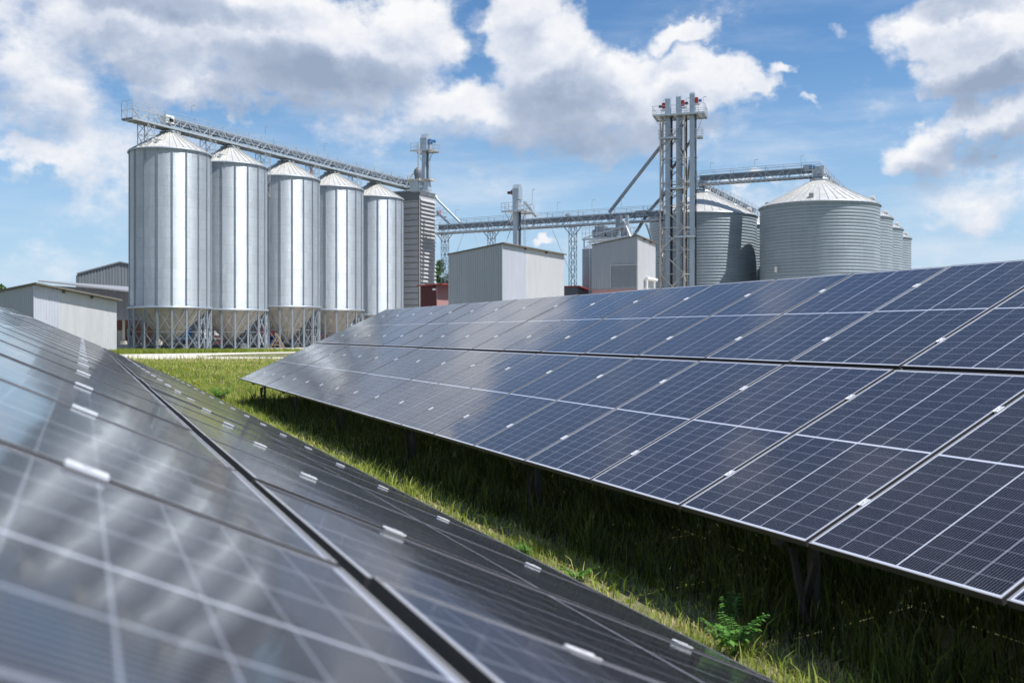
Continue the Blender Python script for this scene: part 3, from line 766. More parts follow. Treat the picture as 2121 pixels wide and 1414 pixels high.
# lattice frame with four columns around the shafts
fx0, fx1, fy0, fy1 = -2.3, .95, -1.1, 1.45
fr = MB()
for (x_, y_) in ((fx0,fy0),(fx1,fy0),(fx1,fy1),(fx0,fy1)):
    c = MB().bar((x_,y_,0),(x_,y_,ztop-.1),.18).build('column', 'brace', tT)
levels = [0, 3.3, 6.6, 9.9, 13.2, 16.2, 19.2, 22.4, 25.6, ztop-.2]
for k, (za, zb) in enumerate(zip(levels[:-1], levels[1:])):
    b_ = MB(); cs = [(fx0,fy0),(fx1,fy0),(fx1,fy1),(fx0,fy1)]
    for i in range(4):
        a, c = cs[i], cs[(i+1) % 4]; mx = ((a[0]+c[0])/2, (a[1]+c[1])/2)
        b_.bar((*a,zb),(*c,zb),.09)
        b_.bar((*a,zb),(*mx,(za+zb)/2),.07).bar((*mx,(za+zb)/2),(*c,zb),.07) if k % 2 else b_.bar((*a,za),(*c,zb),.13)
        b_.bar((*a,zb),(*c,za),.13)
    b_.bar((fx1,fy0,zb),(xs[2],-.5,zb),.09).bar((xs[2]-.5,-.62,zb),(xs[2]+.75,-.62,zb),.09)
    b_.build('bracing', 'brace', tT)
def zt_(py): return HC+(HOR-py)*pxm
def landing(z, x0, x1, y0, y1): return platform(tT, z, x0, x1, y0, y1, 1.05)
landing(zt_(287), -2.5, -.1, -1.4, -.4); landing(zt_(287), 2.5, 3.3, -1.0, .3)
landing(zt_(391), -.9, .9, -1.3, .2); landing(zt_(491), -.3, 2.4, -1.2, .4)
ld = MB()
for k in range(int(ztop/.38)): ld.bar((.05,-1.0,.5+k*.38),(.55,-1.0,.5+k*.38),.035)
for x_ in (.05,.55): ld.bar((x_,-1.0,.3),(x_,-1.0,ztop),.05)
for k in range(int(ztop/1.3)): ld.bar((.0,-1.0,1+k*1.3),(-.05,-1.5,1+k*1.3),.03).bar((-.05,-1.5,1+k*1.3),(.6,-1.5,1+k*1.3),.03).bar((.6,-1.5,1+k*1.3),(.6,-1.,1+k*1.3),.03)
ld.build('ladder', 'steel', tT)
cb = MB()
for x_ in (-.86, -.74, .48, .60, 1.2, 2.34, 2.48): cb.bar((x_,-.7,.2),(x_,-.7,ztop),.11)
cb.build('cable_run', 'black', tT)
MB().bar((fx0,0,ztop-.2),(-3.2,0,ztop-.9+.7),.07).bar((3.3,.3,ztop-.1),(2.6,.1,ztop-2.2),.08).bar((fx0,fy0,ztop-1.6),(-3.2,fy0,ztop-.1),.08).build('platform_struts', 'steel', tT)
for x_ in (-2.2, .9, 3.2): lamp(tT, (x_, 1.4, ztop+.3), 2.3)
def wpipe(name, lab, pts, r, m='steel_dark'):
    t_ = thing(name, lab, 'pipe', tuple(pts[0])); MB().path([p-pts[0] for p in pts], r, 12).build('pipe', m, t_)
    MB().tube((0,0,0), (pts[1]-pts[0]).normalized()*.3, r*1.35, 12).build('flange', 'steel', t_); return t_
wpipe('spout_pipe', 'long grey pipe slanting from the left side of the three-shaft tower down to the bridge', [P(1376,294,134), P(1262,440,138)], .24)
wpipe('spout_pipe', 'thick pipe crossing behind the conveyor bridge just left of the three-shaft tower', [P(1380,398,135), P(1345,437,138), P(1312,490,138)], .23)
wpipe('spout_pipe', 'upper pipe slanting between the middle and right shafts of the three-shaft tower', [P(1432,290,135.5), P(1392,350,136)], .2)
wpipe('spout_pipe', 'lower pipe slanting behind the three-shaft tower to the domed silo roof', [P(1430,330,136), P(1418,420,138), P(1396,438,141)], .2)
wpipe('spout_pipe', 'short pipe with a rusty end low between the shafts of the three-shaft tower', [P(1432,378,135.5), P(1405,408,136)], .22, 'concrete')
wpipe('spout_pipe', 'pair of braced pipes dropping from the bridge end beside the two-tone shed', [P(1338,462,134), P(1358,520,134), P(1358,505,134)], .15)

# ------------------------------------------------------------------ big round silos
BR = 8.05
big_lab = {('R',0): 'largest round ribbed silo on the right, half in shade', ('R',1): 'round silo just behind the largest one, only its right edge showing',
           ('R',2): 'third round silo of the right row, its right edge showing', ('R',3): 'farthest round silo at the right end of the plant',
           ('L',0): 'round ribbed silo behind the three-shaft tower, with a diagonal shadow on its right', ('L',1): 'round silo seen in the narrow slot between the two big ones'}
def big_silo(key, x, y, eave=19.6):
    T = thing('storage_silo', big_lab[key], 'silo', (x, y, 0), 0, 'wide round storage silos')
    prof = []; p = .445; z = 0
    n_ = int(eave/p); p = eave/n_
    for k in range(n_):
        prof += [(BR-.035, k*p), (BR+.02, k*p+.05*p/.4), (BR+.045, k*p+.30*p), (BR+.05, k*p+.52*p), (BR+.03, k*p+.78*p), (BR-.02, k*p+.95*p)]
    prof.append((BR-.035, eave))
    MB().lathe(prof, 128).build('wall', 'bigsilo', T)
    rise = 3.75; NR = 44; mb = MB()
    for k in range(NR):
        a0, a1 = 2*math.pi*k/NR, 2*math.pi*(k+1)/NR; r0, r1 = BR+.2, 1.0
        mb.add([(r0*math.cos(a0), r0*math.sin(a0), eave-.05), (r0*math.cos(a1), r0*math.sin(a1), eave-.05), (r1*math.cos(a1), r1*math.sin(a1), eave+rise), (r1*math.cos(a0), r1*math.sin(a0), eave+rise)], [(0,1,2,3)])
        mb.bar((r0*math.cos(a0), r0*math.sin(a0), eave), (r1*math.cos(a0), r1*math.sin(a0), eave+rise+.01), .05, .05)
    roof = mb.build('roof', 'roof_metal', T)
    MB().lathe([(BR+.22, eave-.22), (BR+.24, eave-.04), (BR-.02, eave-.02)], 96).build('eave_ring', 'ring', T)
    MB().lathe([(0, eave+rise+.3), (1.25, eave+rise+.25), (1.25, eave+rise-.12), (.9, eave+rise-.12)], 24).build('roof_cap', 'steel', roof)
    # fan-shaped roof vents near the rim
    for ang_ in (-28, 60, 152, -115):
        a = rad(ang_); rr = BR-.9; zz = eave+(BR-rr)/(BR-1)*rise+.1
        v = MB(); c = Vector((rr*math.cos(a), rr*math.sin(a), zz)); tv = Vector((-math.sin(a), math.cos(a), 0)); rv = Vector((math.cos(a), math.sin(a), 0))
        arc = [c+tv*(.55*math.cos(t))+Vector((0,0,.55*math.sin(t))) for t in [math.pi*k/10 for k in range(11)]]
        pts = [p_+rv*.28 for p_ in arc]+[p_-rv*.28 for p_ in arc]
        v.add(pts, [tuple(range(11)), tuple(range(21,10,-1))]+[(i, i+11, i+12, i+1) for i in range(10)])
        if ang_ != -115: v.build('roof_vent', 'roof_metal', roof)
        else:
            MB().box(tuple(c+Vector((0,0,.1))), (.7,.6,.7), a).build('roof_hatch', 'concrete', roof)
    return T
for k in range(4): big_silo(('R',k), 43.2+7.9*k, 138+15.9*k)
for k in range(2): big_silo(('L',k), 29.2+7.9*k, 150.2+15.9*k)
w_ = thing('inspection_hatch', 'tiny pale hatch on the shaded side of the largest round silo', 'hatch', tuple(P(1607, 558, 133.5)))
MB().box((0,0,0), (.3,.22,.75), rad(30)).build('cover', 'white', w_); MB().box((-.05,-.12,0), (.06,.06,.2)).build('handle', 'steel', w_)
# bridge between the two rows
c0 = P(1447, 386, 146); c1 = P(1700, 372, 138); c1.z = c0.z = HC+22.1
cT = thing('conveyor_bridge', 'short truss conveyor bridge from the three-shaft tower to the largest round silo', 'conveyor bridge', tuple(c0))
q, L = gallery(cT, (0,0,0), c1-c0, 1.5, 1.9, 2.4)
MB().box(tuple(q(L-1.6,0,1.25)), (1.3,.9,.9), rad(-40)).build('drive_head', 'steel', cT)
MB().tube(q(L-1.5,.5,1.3), q(L-.7,.55,1.3), .25, 12).build('motor', 'blue', cT)
MB().tube(q(L-.6,.0,.9), q(L-.6,0,-.6), .35, 12).build('filling_spout', 'elev', cT)
for t in (2, 8.5, 15.0): lamp(cT, q(t, .8, 1.9), 1.0)
for key, (x, y), n_, lab in (('R', (43.2,138), 3, 'walkway running back over the peaks of the right row of round silos'), ('L', (29.2,150.2), 2, 'walkway running back over the peaks of the left row of round silos')):
    T = thing('ridge_walkway', lab, 'walkway', (x, y, 19.6+3.75+.35))
    u_ = Vector((7.9, 15.9, 0)); gallery(T, u_.normalized()*-1.2, u_*n_, 1.3, 1.6, 2.6)
    if key == 'L': MB().box((5.5,10.9,1.0),(.6,.6,.9)).build('control_box', 'white', T)
    MB().box((.1,.2,1.1),(1.5,1.1,1.1),rad(-26)).build('drive_head', 'steel', T)

# ------------------------------------------------------------------ sheds
def shed(name, label, cat, cpx, cpy, D, lx, ly, dX, dY, mL, mR1, mR2=None, split=.33, trim='trim', over=.28, roofm='roof_grey', rz=RZ, gutter=True, oy=.3):
    c = P(cpx, cpy, D); zc = c.z
    T = thing(name, label, cat, (c.x, c.y, 0), rz)
    def zt(x, y): return zc-dX*(-x)/lx-dY*y/ly
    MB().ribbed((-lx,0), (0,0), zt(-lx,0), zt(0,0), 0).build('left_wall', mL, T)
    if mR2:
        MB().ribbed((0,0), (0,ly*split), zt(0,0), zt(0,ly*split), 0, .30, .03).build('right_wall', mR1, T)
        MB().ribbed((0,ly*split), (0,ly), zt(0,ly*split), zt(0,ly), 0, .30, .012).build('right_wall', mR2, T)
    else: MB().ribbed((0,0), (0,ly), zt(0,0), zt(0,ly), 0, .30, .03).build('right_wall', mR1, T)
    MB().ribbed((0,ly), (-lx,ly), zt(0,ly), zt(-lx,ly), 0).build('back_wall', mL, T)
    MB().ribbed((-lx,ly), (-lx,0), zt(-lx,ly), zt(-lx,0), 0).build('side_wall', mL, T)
    x0, x1, y0, y1 = -lx-over*.4, over, -over*.35, ly+over*.3
    def zz(x, y): return zc-dX*(-x)/lx-dY*y/ly
    r = MB().hexa([(x0,y0,zz(x0,y0)+.03),(x1,y0,zz(x1,y0)+.03),(x1,y1,zz(x1,y1)+.03),(x0,y1,zz(x0,y1)+.03),(x0,y0,zz(x0,y0)+.14),(x1,y0,zz(x1,y0)+.14),(x1,y1,zz(x1,y1)+.14),(x0,y1,zz(x0,y1)+.14)]).build('roof', roofm, T)
    if gutter:
        g_ = MB().bar((x1+.05,y0,zz(x1,y0)+.03),(x1+.05,y1,zz(x1,y1)+.03),.10,.12)
        g_.bar((x0,y0-.03,zz(x0,y0)+.05),(x1,y0-.03,zz(x1,y0)+.05),.05,.16)
        g_.build('gutter', trim, r)
    k = MB(); 
    for t in (.33, .67): k.box((.15, ly*t, zt(0,ly*t)-.1), (.3,.12,.25))
    k.build('rafter_ends', trim, r)
    MB().box((.02,-.02,zc/2-.02), (.10,.10,zc-.1)).build('corner_trim', mR1, T)
    return T, zc, zt
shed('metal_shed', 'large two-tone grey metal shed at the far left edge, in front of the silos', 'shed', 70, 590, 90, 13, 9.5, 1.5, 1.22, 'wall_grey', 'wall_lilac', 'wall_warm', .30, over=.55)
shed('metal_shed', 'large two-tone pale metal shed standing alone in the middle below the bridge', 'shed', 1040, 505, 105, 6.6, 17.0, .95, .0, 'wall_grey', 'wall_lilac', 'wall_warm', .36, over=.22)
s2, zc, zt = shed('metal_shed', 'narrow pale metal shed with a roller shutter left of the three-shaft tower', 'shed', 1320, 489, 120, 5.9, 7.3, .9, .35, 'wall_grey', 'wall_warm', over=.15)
MB().ribbed((-5.9,-.005),(0,-.005),8.0-.8,8.0-.8,0).build('lower_wall', 'plinth', s2) if 0 else None
zp = HC+(HOR-598)*120/F
MB().box((-2.95,-.06,zp/2),(5.9,.08,zp)).build('masonry_base', 'plinth', s2)
zs0, zs1 = HC+(HOR-594)*120/F, HC+(HOR-549)*120/F
sh = MB(); z = zs0
while z < zs1: sh.hexa([(-3.4,-.02,z),(-.05,-.02,z),(-.05,-.0,z),(-3.4,-.0,z),(-3.4,-.10,z+.02),(-.05,-.10,z+.02),(-.05,0,z+.13),(-3.4,0,z+.13)]); z += .14
sh = sh.build('roller_shutter', 'wall_grey', s2)
MB().box((-1.72,-.09,zs1+.06),(3.5,.12,.12)).box((-3.42,-.09,(zs0+zs1)/2),(.10,.12,zs1-zs0)).build('shutter_frame', 'wall_warm', sh)
dzp = HC+(HOR-575)*120/F
MB().tube((.35,2.5,dzp),(.35,6.5,dzp),.22,12).tube((.35,2.6,dzp),(.35,2.6,dzp-1.8),.16,12).build('wall_duct', 'white', s2)
# red lean-to beside the dryer
rl, zc, zt = shed('red_lean_to', 'small dark red sheet-metal shed at the foot of the dryer tower', 'shed', 905, 590, 122, 2.35, 8.5, .10, .0, 'redwall', 'plinth', trim='redroof', roofm='redroof', over=.9)
lp = MB().box((-.25,-.2,zc-.55),(.4,.25,.22)).build('wall_lamp', 'white', rl)
# low brown roof to the right of the middle shed
shed('brown_lean_to', 'low dark shed with a reddish roof between the middle shed and the roller shutter shed', 'shed', 1196, 594, 128, 2.6, 6, .0, .6, 'wall_dark', 'wall_dark', trim='redroof', roofm='redroof', over=.4)
# small ribbed bin with machinery platform behind the narrow shed
sbn = P(1219, 600, 132)
bn = thing('ribbed_bin', 'small blue-grey round bin half hidden behind the roller shutter shed', 'bin', (sbn.x+.6, sbn.y, 0))
zb = HC+(HOR-517)*132/F
MB().lathe([(1.45,0),(1.45,zb)], 40).build('wall', 'bigsilo', bn)
MB().lathe([(1.5,zb),(.35,zb+.9),(0,zb+.92)], 24, smooth=False).build('roof', 'elev', bn)
l_ = MB()
for x_ in (-.2,.2): l_.bar((x_-.4,-1.6,2),(x_-.4,-1.6,zb+3),.05)
for k in range(int(zb/.4)): l_.bar((-.6,-1.6,2+k*.4),(-.2,-1.6,2+k*.4),.03)
l_.build('ladder', 'steel', bn)
mp = thing('machinery_platform', 'railed platform crowded with cleaning machinery below the conveyor bridge', 'platform', tuple(P(1222, 497, 133)), rad(-30))
platform(mp, .1, -.8, 5.8, -.8, 2.6, 1.5)
MB().box((1.4,.6,1.0),(1.4,1.2,1.7)).hexa([(2.4,.2,.3),(3.6,.2,.3),(3.6,1.4,.3),(2.4,1.4,.3),(2.0,0,1.5),(4.,0,1.5),(4.,1.6,1.5),(2.0,1.6,1.5)]).build('grain_cleaner', 'steel_dark', mp)
MB().tube((.3,.4,.9),(.9,.4,.9),.5,14).tube((4.8,.5,.3),(4.8,.5,2.2),.45,14).build('fan_housing', 'steel_dark', mp)
MB().path([Vector((4.8,.5,2.2)),Vector((5.4,.3,1.0)),Vector((6.2,0,-.6))],.2,10).build('duct', 'steel', mp)
pm_ = MB()
for k in range(7): pm_.bar((-.5+k*.9,-.6,-.1),(.1+k*.9,.9,.9),.09)
pm_.bar((-.6,-.8,.2),(5.8,-.8,1.6),.12).bar((0,-.9,-.4),(5.6,-.9,-.2),.16)
pm_.build('frame_bars', 'steel', mp)
m2 = MB()
for x_, y_ in ((-.6,-.6),(5.6,-.6),(5.6,2.4),(-.6,2.4)): m2.bar((x_,y_,.1),(x_,y_,-P(1222,497,133).z),.14)
m2.build('support_columns', 'steel', mp)
# small steel machinery tower top right of that platform
m3 = thing('outlet_pipes', 'two square steel pipes dropping through the end of the conveyor bridge', 'pipe', tuple(P(1282, 462, 134)), rad(-30))
MB().box((0,0,.1),(.7,.7,1.9)).box((0,0,-1.0),(1.9,1.2,.3)).build('gate_box', 'steel_dark', m3)
MB().bar((1.2,0,1.),(1.2,0,-1.6),.4).bar((1.2,0,-1.6),(1.8,0,-2.6),.35).build('drop_pipe', 'elev', m3)

# ---- buildings behind the left shed
bs = thing('open_barn', 'long open-fronted barn with a pale roof behind the left shed', 'barn', (0,0,0))
F0, F1, B1, B0 = P(79,583.5,112), P(420,622,139), P(420,607,158), P(90,583.6,133)
th_ = Vector((0,0,.18))
MB().hexa([F0,F1,B1,B0,F0+th_,F1+th_,B1+th_,B0+th_]).build('roof', 'roof_grey', bs)
W0, W1 = P(100,590,117.5), P(420,625,142.5)
MB().ribbed((W0.x,W0.y),(W1.x,W1.y), W0.z-.05, W1.z+.9, HC+(HOR-663)*131/F, .34, .06).build('front_wall', 'wall_grey', bs)
for px in (258, 331, 404):
    t_ = (px-100)/320; D_ = 117.5+25*t_; b_ = P(px, 700, D_)
    MB().tube((b_.x,b_.y-.3,0),(b_.x,b_.y-.3,4.2),.16,12).build('column', 'concrete', bs)
    MB().box((b_.x,b_.y-.3,.45),(.7,.7,.9)).build('column_base', 'concrete', bs)
bk0, bk1 = P(225,700,141), P(640,700,178)
bw = thing('brick_building', 'low reddish brick building behind the legs of the closest silo', 'building', (bk0.x, bk0.y, 0), math.atan2(bk1.y-bk0.y, bk1.x-bk0.x))
Lb = 13.5
MB().hexa([(0,0,0),(Lb,0,0),(Lb,6,0),(0,6,0),(0,0,4.3),(Lb,0,4.3),(Lb,6,4.3),(0,6,4.3)]).build('wall', 'brick', bw)
MB().box((Lb/2,3,4.4),(Lb+.5,6.6,.18)).build('roof', 'wall_dark', bw)
for x_ in (3.6, 6.2, 9.0, 11.6):
    f_ = MB().box((x_,-.02,1.9),(1.0,.1,1.1)).build('window', 'white', bw)
    MB().box((x_,-.08,1.9),(.8,.04,.9)).build('pane', 'glass', f_)
f_ = MB().box((1.9,-.03,1.15),(1.0,.1,2.3)).build('door', 'white', bw); MB().box((2.25,-.1,1.1),(.06,.06,.15)).build('handle', 'steel', f_)
hl = thing('machine_hall', 'long dark red hall seen through the silo legs', 'building', (P(330,700,158).x, 158, 0), rad(30))
MB().ribbed((0,0),(32,0),5.0,5.0,0,.4,.06).build('front_wall', 'redwall', hl)
MB().box((16,3,5.1),(33,7,.2)).build('roof', 'wall_dark', hl)
MB().ribbed((32,0),(32,6),5,5,0).build('side_wall', 'redwall', hl)
for x_ in (4, 12.5, 21):
    f_ = MB().box((x_,-.05,1.9),(4.2,.12,3.8)).build('doorway', 'black', hl)
    MB().box((x_-2.1,-.14,1.9),(.18,.1,3.8)).box((x_+2.1,-.14,1.9),(.18,.1,3.8)).build('door_frame', 'wood', f_)
# dark barn behind
d0, d1, d2 = P(160,568,170), P(249,544,176), P(420,578,188)
db = thing('dark_barn', 'tall dark ribbed barn with a low gable, farthest on the left', 'barn', (d0.x, d0.y, 0))
MB().ribbed((0,0),(d1.x-d0.x,d1.y-d0.y), d0.z, d1.z, 0, .55, .09).ribbed((d1.x-d0.x,d1.y-d0.y),(d2.x-d0.x,d2.y-d0.y), d1.z, d2.z, 0, .55, .09).build('front_wall', 'wall_dark', db)
e_ = Vector((-3, 22, 0)); o_ = Vector((d0.x, d0.y, 0)); up_ = Vector((0,0,.22)); fo = Vector((.1,-.45,0))
MB().hexa([d0-o_+fo, d1-o_+fo, d1-o_+e_, d0-o_+e_, d0-o_+up_+fo, d1-o_+up_+fo, d1-o_+up_+e_, d0-o_+up_+e_]).hexa([d1-o_+fo, d2-o_+fo, d2-o_+e_, d1-o_+e_, d1-o_+up_+fo, d2-o_+up_+fo, d2-o_+up_+e_, d1-o_+up_+e_]).build('roof', 'wall_dark', db)
MB().bar((0,0,d0.z-.2), (0,0,0), .3).ribbed((-3,22),(0,0),d0.z,d0.z,0,.55,.09).build('side_wall', 'wall_dark', db)

# ------------------------------------------------------------------ things under and behind the silos
kerb = thing('concrete_kerb', 'low blue-grey concrete base running along behind the silo legs', 'kerb', (-40, 113.5, 0), math.atan2(9.2, 4.4)*0+rad(64))
MB().box((20,-1.5,.25),(52,.5,.5)).build('base', 'wall_dark', kerb); MB().box((20,-1.5,.52),(52,.6,.06)).build('coping', 'wall_grey', kerb)
# hopper trailer
trp = P(455, 724, 126)
tk = thing('grain_trailer', 'silver-white grain tank trailer parked behind the first two silos', 'trailer', (trp.x, trp.y, 0), rad(15))
MB().hexa([(-3.2,-1.1,1.6),(2.6,-1.1,1.6),(2.6,1.1,1.6),(-3.2,1.1,1.6),(-1.6,-1.15,4.4),(.6,-1.15,4.4),(.6,1.15,4.4),(-1.6,1.15,4.4)]).build('tank', 'white', tk)
MB().box((-.5,0,4.5),(2.4,2.0,.2)).build('lid', 'alu', tk)
MB().bar((-6.0,-.8,1.2),(3.2,-.8,1.2),.2,.25).bar((-6.0,.8,1.2),(3.2,.8,1.2),.2,.25).bar((-6.0,-.8,1.2),(-3.2,-.8,2.6),.16).build('chassis', 'white', tk)
for x_ in (.9, 2.3):
    for y_ in (-1.1, 1.1):
        wh = MB().tube((x_,y_-.15,.55),(x_,y_+.15,.55),.55,20).build('wheel', 'black', tk)
        MB().tube((x_,y_-.17,.55),(x_,y_+.17,.55),.26,14).build('rim', 'alu', wh)
MB().box((1.6,-1.1,1.2),(2.6,.5,.08)).build('mudguard', 'wall_grey', tk)
tkp = P(384, 724, 128)
tc_ = thing('blue_truck', 'blue and white truck cab standing in front of the grain trailer', 'truck', (tkp.x, tkp.y, 0), rad(15))
MB().hexa([(-1.3,-1.15,.9),(1.2,-1.15,.9),(1.2,1.15,.9),(-1.3,1.15,.9),(-1.1,-1.1,3.6),(1.2,-1.1,3.6),(1.2,1.1,3.6),(-1.1,1.1,3.6)]).build('cab', 'blue', tc_)
MB().box((-1.22,0,2.6),(.1,1.9,1.0)).box((0,-1.14,2.6),(1.1,.06,.9)).build('window', 'glass', tc_)
MB().box((-1.35,0,.7),(.3,2.2,.5)).build('bumper', 'white', tc_)
MB().bar((1.2,-.5,.9),(4.0,-.5,.9),.2).bar((1.2,.5,.9),(4.0,.5,.9),.2).build('chassis', 'black', tc_)
for x_ in (-.5, 3.):
    for y_ in (-1.05, 1.05):
        wh = MB().tube((x_,y_-.15,.5),(x_,y_+.15,.5),.5,20).build('wheel', 'black', tc_)
        MB().tube((x_,y_-.17,.5),(x_,y_+.17,.5),.25,14).build('rim', 'alu', wh)
# blue car
cp = P(575, 722, 139)
ca = thing('parked_car', 'dark blue car parked under a green awning behind the middle silo', 'car', (cp.x, cp.y, 0), rad(8))
def car_body():
    m = MB(); pr = [(-2.2,.45),(-2.25,.85),(-1.5,1.0),(-.8,1.5),(.9,1.52),(1.7,1.05),(2.2,.95),(2.25,.45)]
    n_ = len(pr); vs = [(x,-.88+(.12 if z>1.2 else 0),z) for x,z in pr]+[(x,.88-(.12 if z>1.2 else 0),z) for x,z in pr]
    m.add(vs, [tuple(range(n_)), tuple(range(2*n_-1,n_-1,-1))]+[(i,(i+1)%n_,n_+(i+1)%n_,n_+i)[::-1] for i in range(n_)]); return m
car_body().build('body', 'blue', ca)
MB().hexa([(-1.2,-.9,1.02),(1.3,-.9,1.02),(1.3,-.86,1.02),(-1.2,-.86,1.02),(-.75,-.80,1.42),(.85,-.80,1.42),(.85,-.76,1.42),(-.75,-.76,1.42)]).build('window', 'glass', ca)
for x_ in (-1.4, 1.4):
    for y_ in (-.85,.85):
        wh = MB().tube((x_,y_-.1,.33),(x_,y_+.1,.33),.33,16).build('wheel', 'black', ca); MB().tube((x_,y_-.12,.33),(x_,y_+.12,.33),.18,12).build('rim', 'alu', wh)
MB().box((-2.22,-.6,.75),(.08,.3,.15)).build('headlight', 'white', ca); MB().box((-2.22,.6,.75),(.08,.3,.15)).build('headlight', 'white', ca)
aw = thing('awning', 'small green awning over the dark blue car', 'awning', tuple(P(560, 684, 140)))
MB().box((0,0,.2),(1.9,1.2,.12)).box((.5,-.1,.0),(1.9,1.2,.1)).build('canopy', 'tarp', aw)
MB().bar((-.8,-.5,0),(-.8,-.5,-P(560,684,140).z),.08).bar((1.3,-.5,0),(1.3,-.5,-P(560,684,140).z),.08).build('posts', 'steel', aw)
# trestle
ts = thing('wooden_trestle', 'weathered wooden trestle leaning by the legs of the third silo', 'trestle', tuple(G(575, 724.6)))
for (a, b) in (((-.9,-.2,0),(.1,0,1.75)), ((.95,-.2,0),(-.15,0,1.85)), ((.6,.5,0),(-.2,.1,1.5)), ((-.6,.5,0),(.1,.1,1.5))): MB().bar(a, b, .12, .10).build('leg', 'wood', ts)
MB().bar((-.5,-.15,.6),(.6,-.15,.55),.08).bar((-.35,-.1,1.),(.35,-.1,.95),.08).build('rungs', 'wood', ts)
# ladder by the fourth silo
la = thing('leaning_ladder', 'aluminium ladder leaning beneath the hopper of the middle silo', 'ladder', tuple(P(634, 722, 131)))
MB().bar((-.25,0,0),(-.2,.5,3.8),.07).bar((.25,0,0),(.3,.5,3.8),.07).build('rails', 'alu', la)
r_ = MB()
for k in range(11): r_.bar((-.25,k*.045,.3+k*.32),(.27,k*.045,.3+k*.32),.05)
r_.build('rungs', 'alu', la)
# stacked boards
for i, (px, w_, h_, D_, lab) in enumerate(((493, .9, 3.0, 131, 'broad tan board leaning behind the second silo'), (512, .8, 3.9, 133, 'tallest tan board leaning right of the others behind the second silo'), (527, .5, 4.6, 135, 'narrow board post with a crosspiece behind the second silo'))):
    b_ = P(px, 724, D_); t_ = thing('timber_board', lab, 'board', (b_.x, b_.y, 0), rad(10), 'timber boards behind the second silo')
    MB().hexa([(-w_/2,-.1,0),(w_/2,-.1,0),(w_/2,0,0),(-w_/2,0,0),(-w_/2,.4,h_),(w_/2,.4,h_),(w_/2,.5,h_),(-w_/2,.5,h_)]).build('board', 'wood', t_)
    MB().box((0,.1,h_*.5),(w_+.1,.1,.12)).build('batten', 'wood', t_)
for px, D_, lab in ((268, 112, 'pale concrete block left of the closest silo legs'), (300, 113, 'pale concrete block between the first two legs of the closest silo'), (250, 113, 'weathered pale slab at the corner of the left shed')):
    b_ = P(px, 724, D_); t_ = MB().hexa([(-.9,-.5,0),(.9,-.5,0),(.9,.5,0),(-.9,.5,0),(-.85,-.45,.55),(.82,-.45,.6),(.85,.45,.55),(-.85,.45,.55)]).build('concrete_block', 'concrete')
    t_.location = (b_.x, b_.y, 0); tag(t_, lab, 'block', 'concrete blocks near the closest silo')

# ------------------------------------------------------------------ vegetation
def np_mesh(name, V, quads, tris, m, tint=None):
    me = bpy.data.meshes.new(name); nv = len(V); nq, ntr = len(quads), len(tris)
    me.vertices.add(nv); me.vertices.foreach_set('co', V.astype(np.float32).ravel())
    idx = np.concatenate([quads.ravel(), tris.ravel()]).astype(np.int32)
    me.loops.add(len(idx)); me.loops.foreach_set('vertex_index', idx)
    me.polygons.add(nq+ntr)
    st = np.concatenate([np.arange(nq)*4, nq*4+np.arange(ntr)*3]).astype(np.int32)
    me.polygons.foreach_set('loop_start', st)
    me.update(calc_edges=True); me.validate()
    if tint is not None:
        a = me.attributes.new('tint', 'FLOAT', 'POINT'); a.data.foreach_set('value', tint.astype(np.float32))
    me.materials.append(M[m]); return me
def blades(xy, h, w, tint, lean=.5):
    n = len(xy); a = rng.uniform(0, 2*np.pi, n); b = rng.uniform(0, 2*np.pi, n)
    sx, sy = np.cos(a)*w/2, np.sin(a)*w/2
    ln = h*lean*rng.uniform(.2, 1.2, n); lx, ly = np.cos(b)*ln, np.sin(b)*ln
    V = np.zeros((n, 5, 3)); x, y = xy[:, 0], xy[:, 1]
    V[:,0] = np.stack([x-sx, y-sy, 0*x-.02], 1); V[:,1] = np.stack([x+sx, y+sy, 0*x-.02], 1)
    V[:,2] = np.stack([x+sx*.8+lx*.35, y+sy*.8+ly*.35, h*.6], 1); V[:,3] = np.stack([x-sx*.8+lx*.35, y-sy*.8+ly*.35, h*.6], 1)
    V[:,4] = np.stack([x+lx, y+ly, h*rng.uniform(.82, 1.0, n)], 1)
    k = np.arange(n)[:, None]*5
    return V.reshape(-1, 3), k+np.array([[0, 1, 2, 3]]), k+np.array([[3, 2, 4]]), np.repeat(tint, 5)
cP, sP = math.cos(PSI), math.sin(PSI)
def zone(x0, x1, y0, y1, dens):      # row frame rectangle -> world xy
    n = int((x1-x0)*(y1-y0)*dens); X = rng.uniform(x0, x1, n); Y = rng.uniform(y0, y1, n)
    return np.stack([X*cP-Y*sP, X*sP+Y*cP], 1), X, Y
def vnoise(x, y, s, seed):
    r = np.random.default_rng(seed); v = 0
    for k in range(6):
        a, b, c = r.uniform(-1, 1, 3); v = v+np.sin((x*a*2+y*b*2)*s*(1+k*.45)+c*9)
    return v/6
sets = []
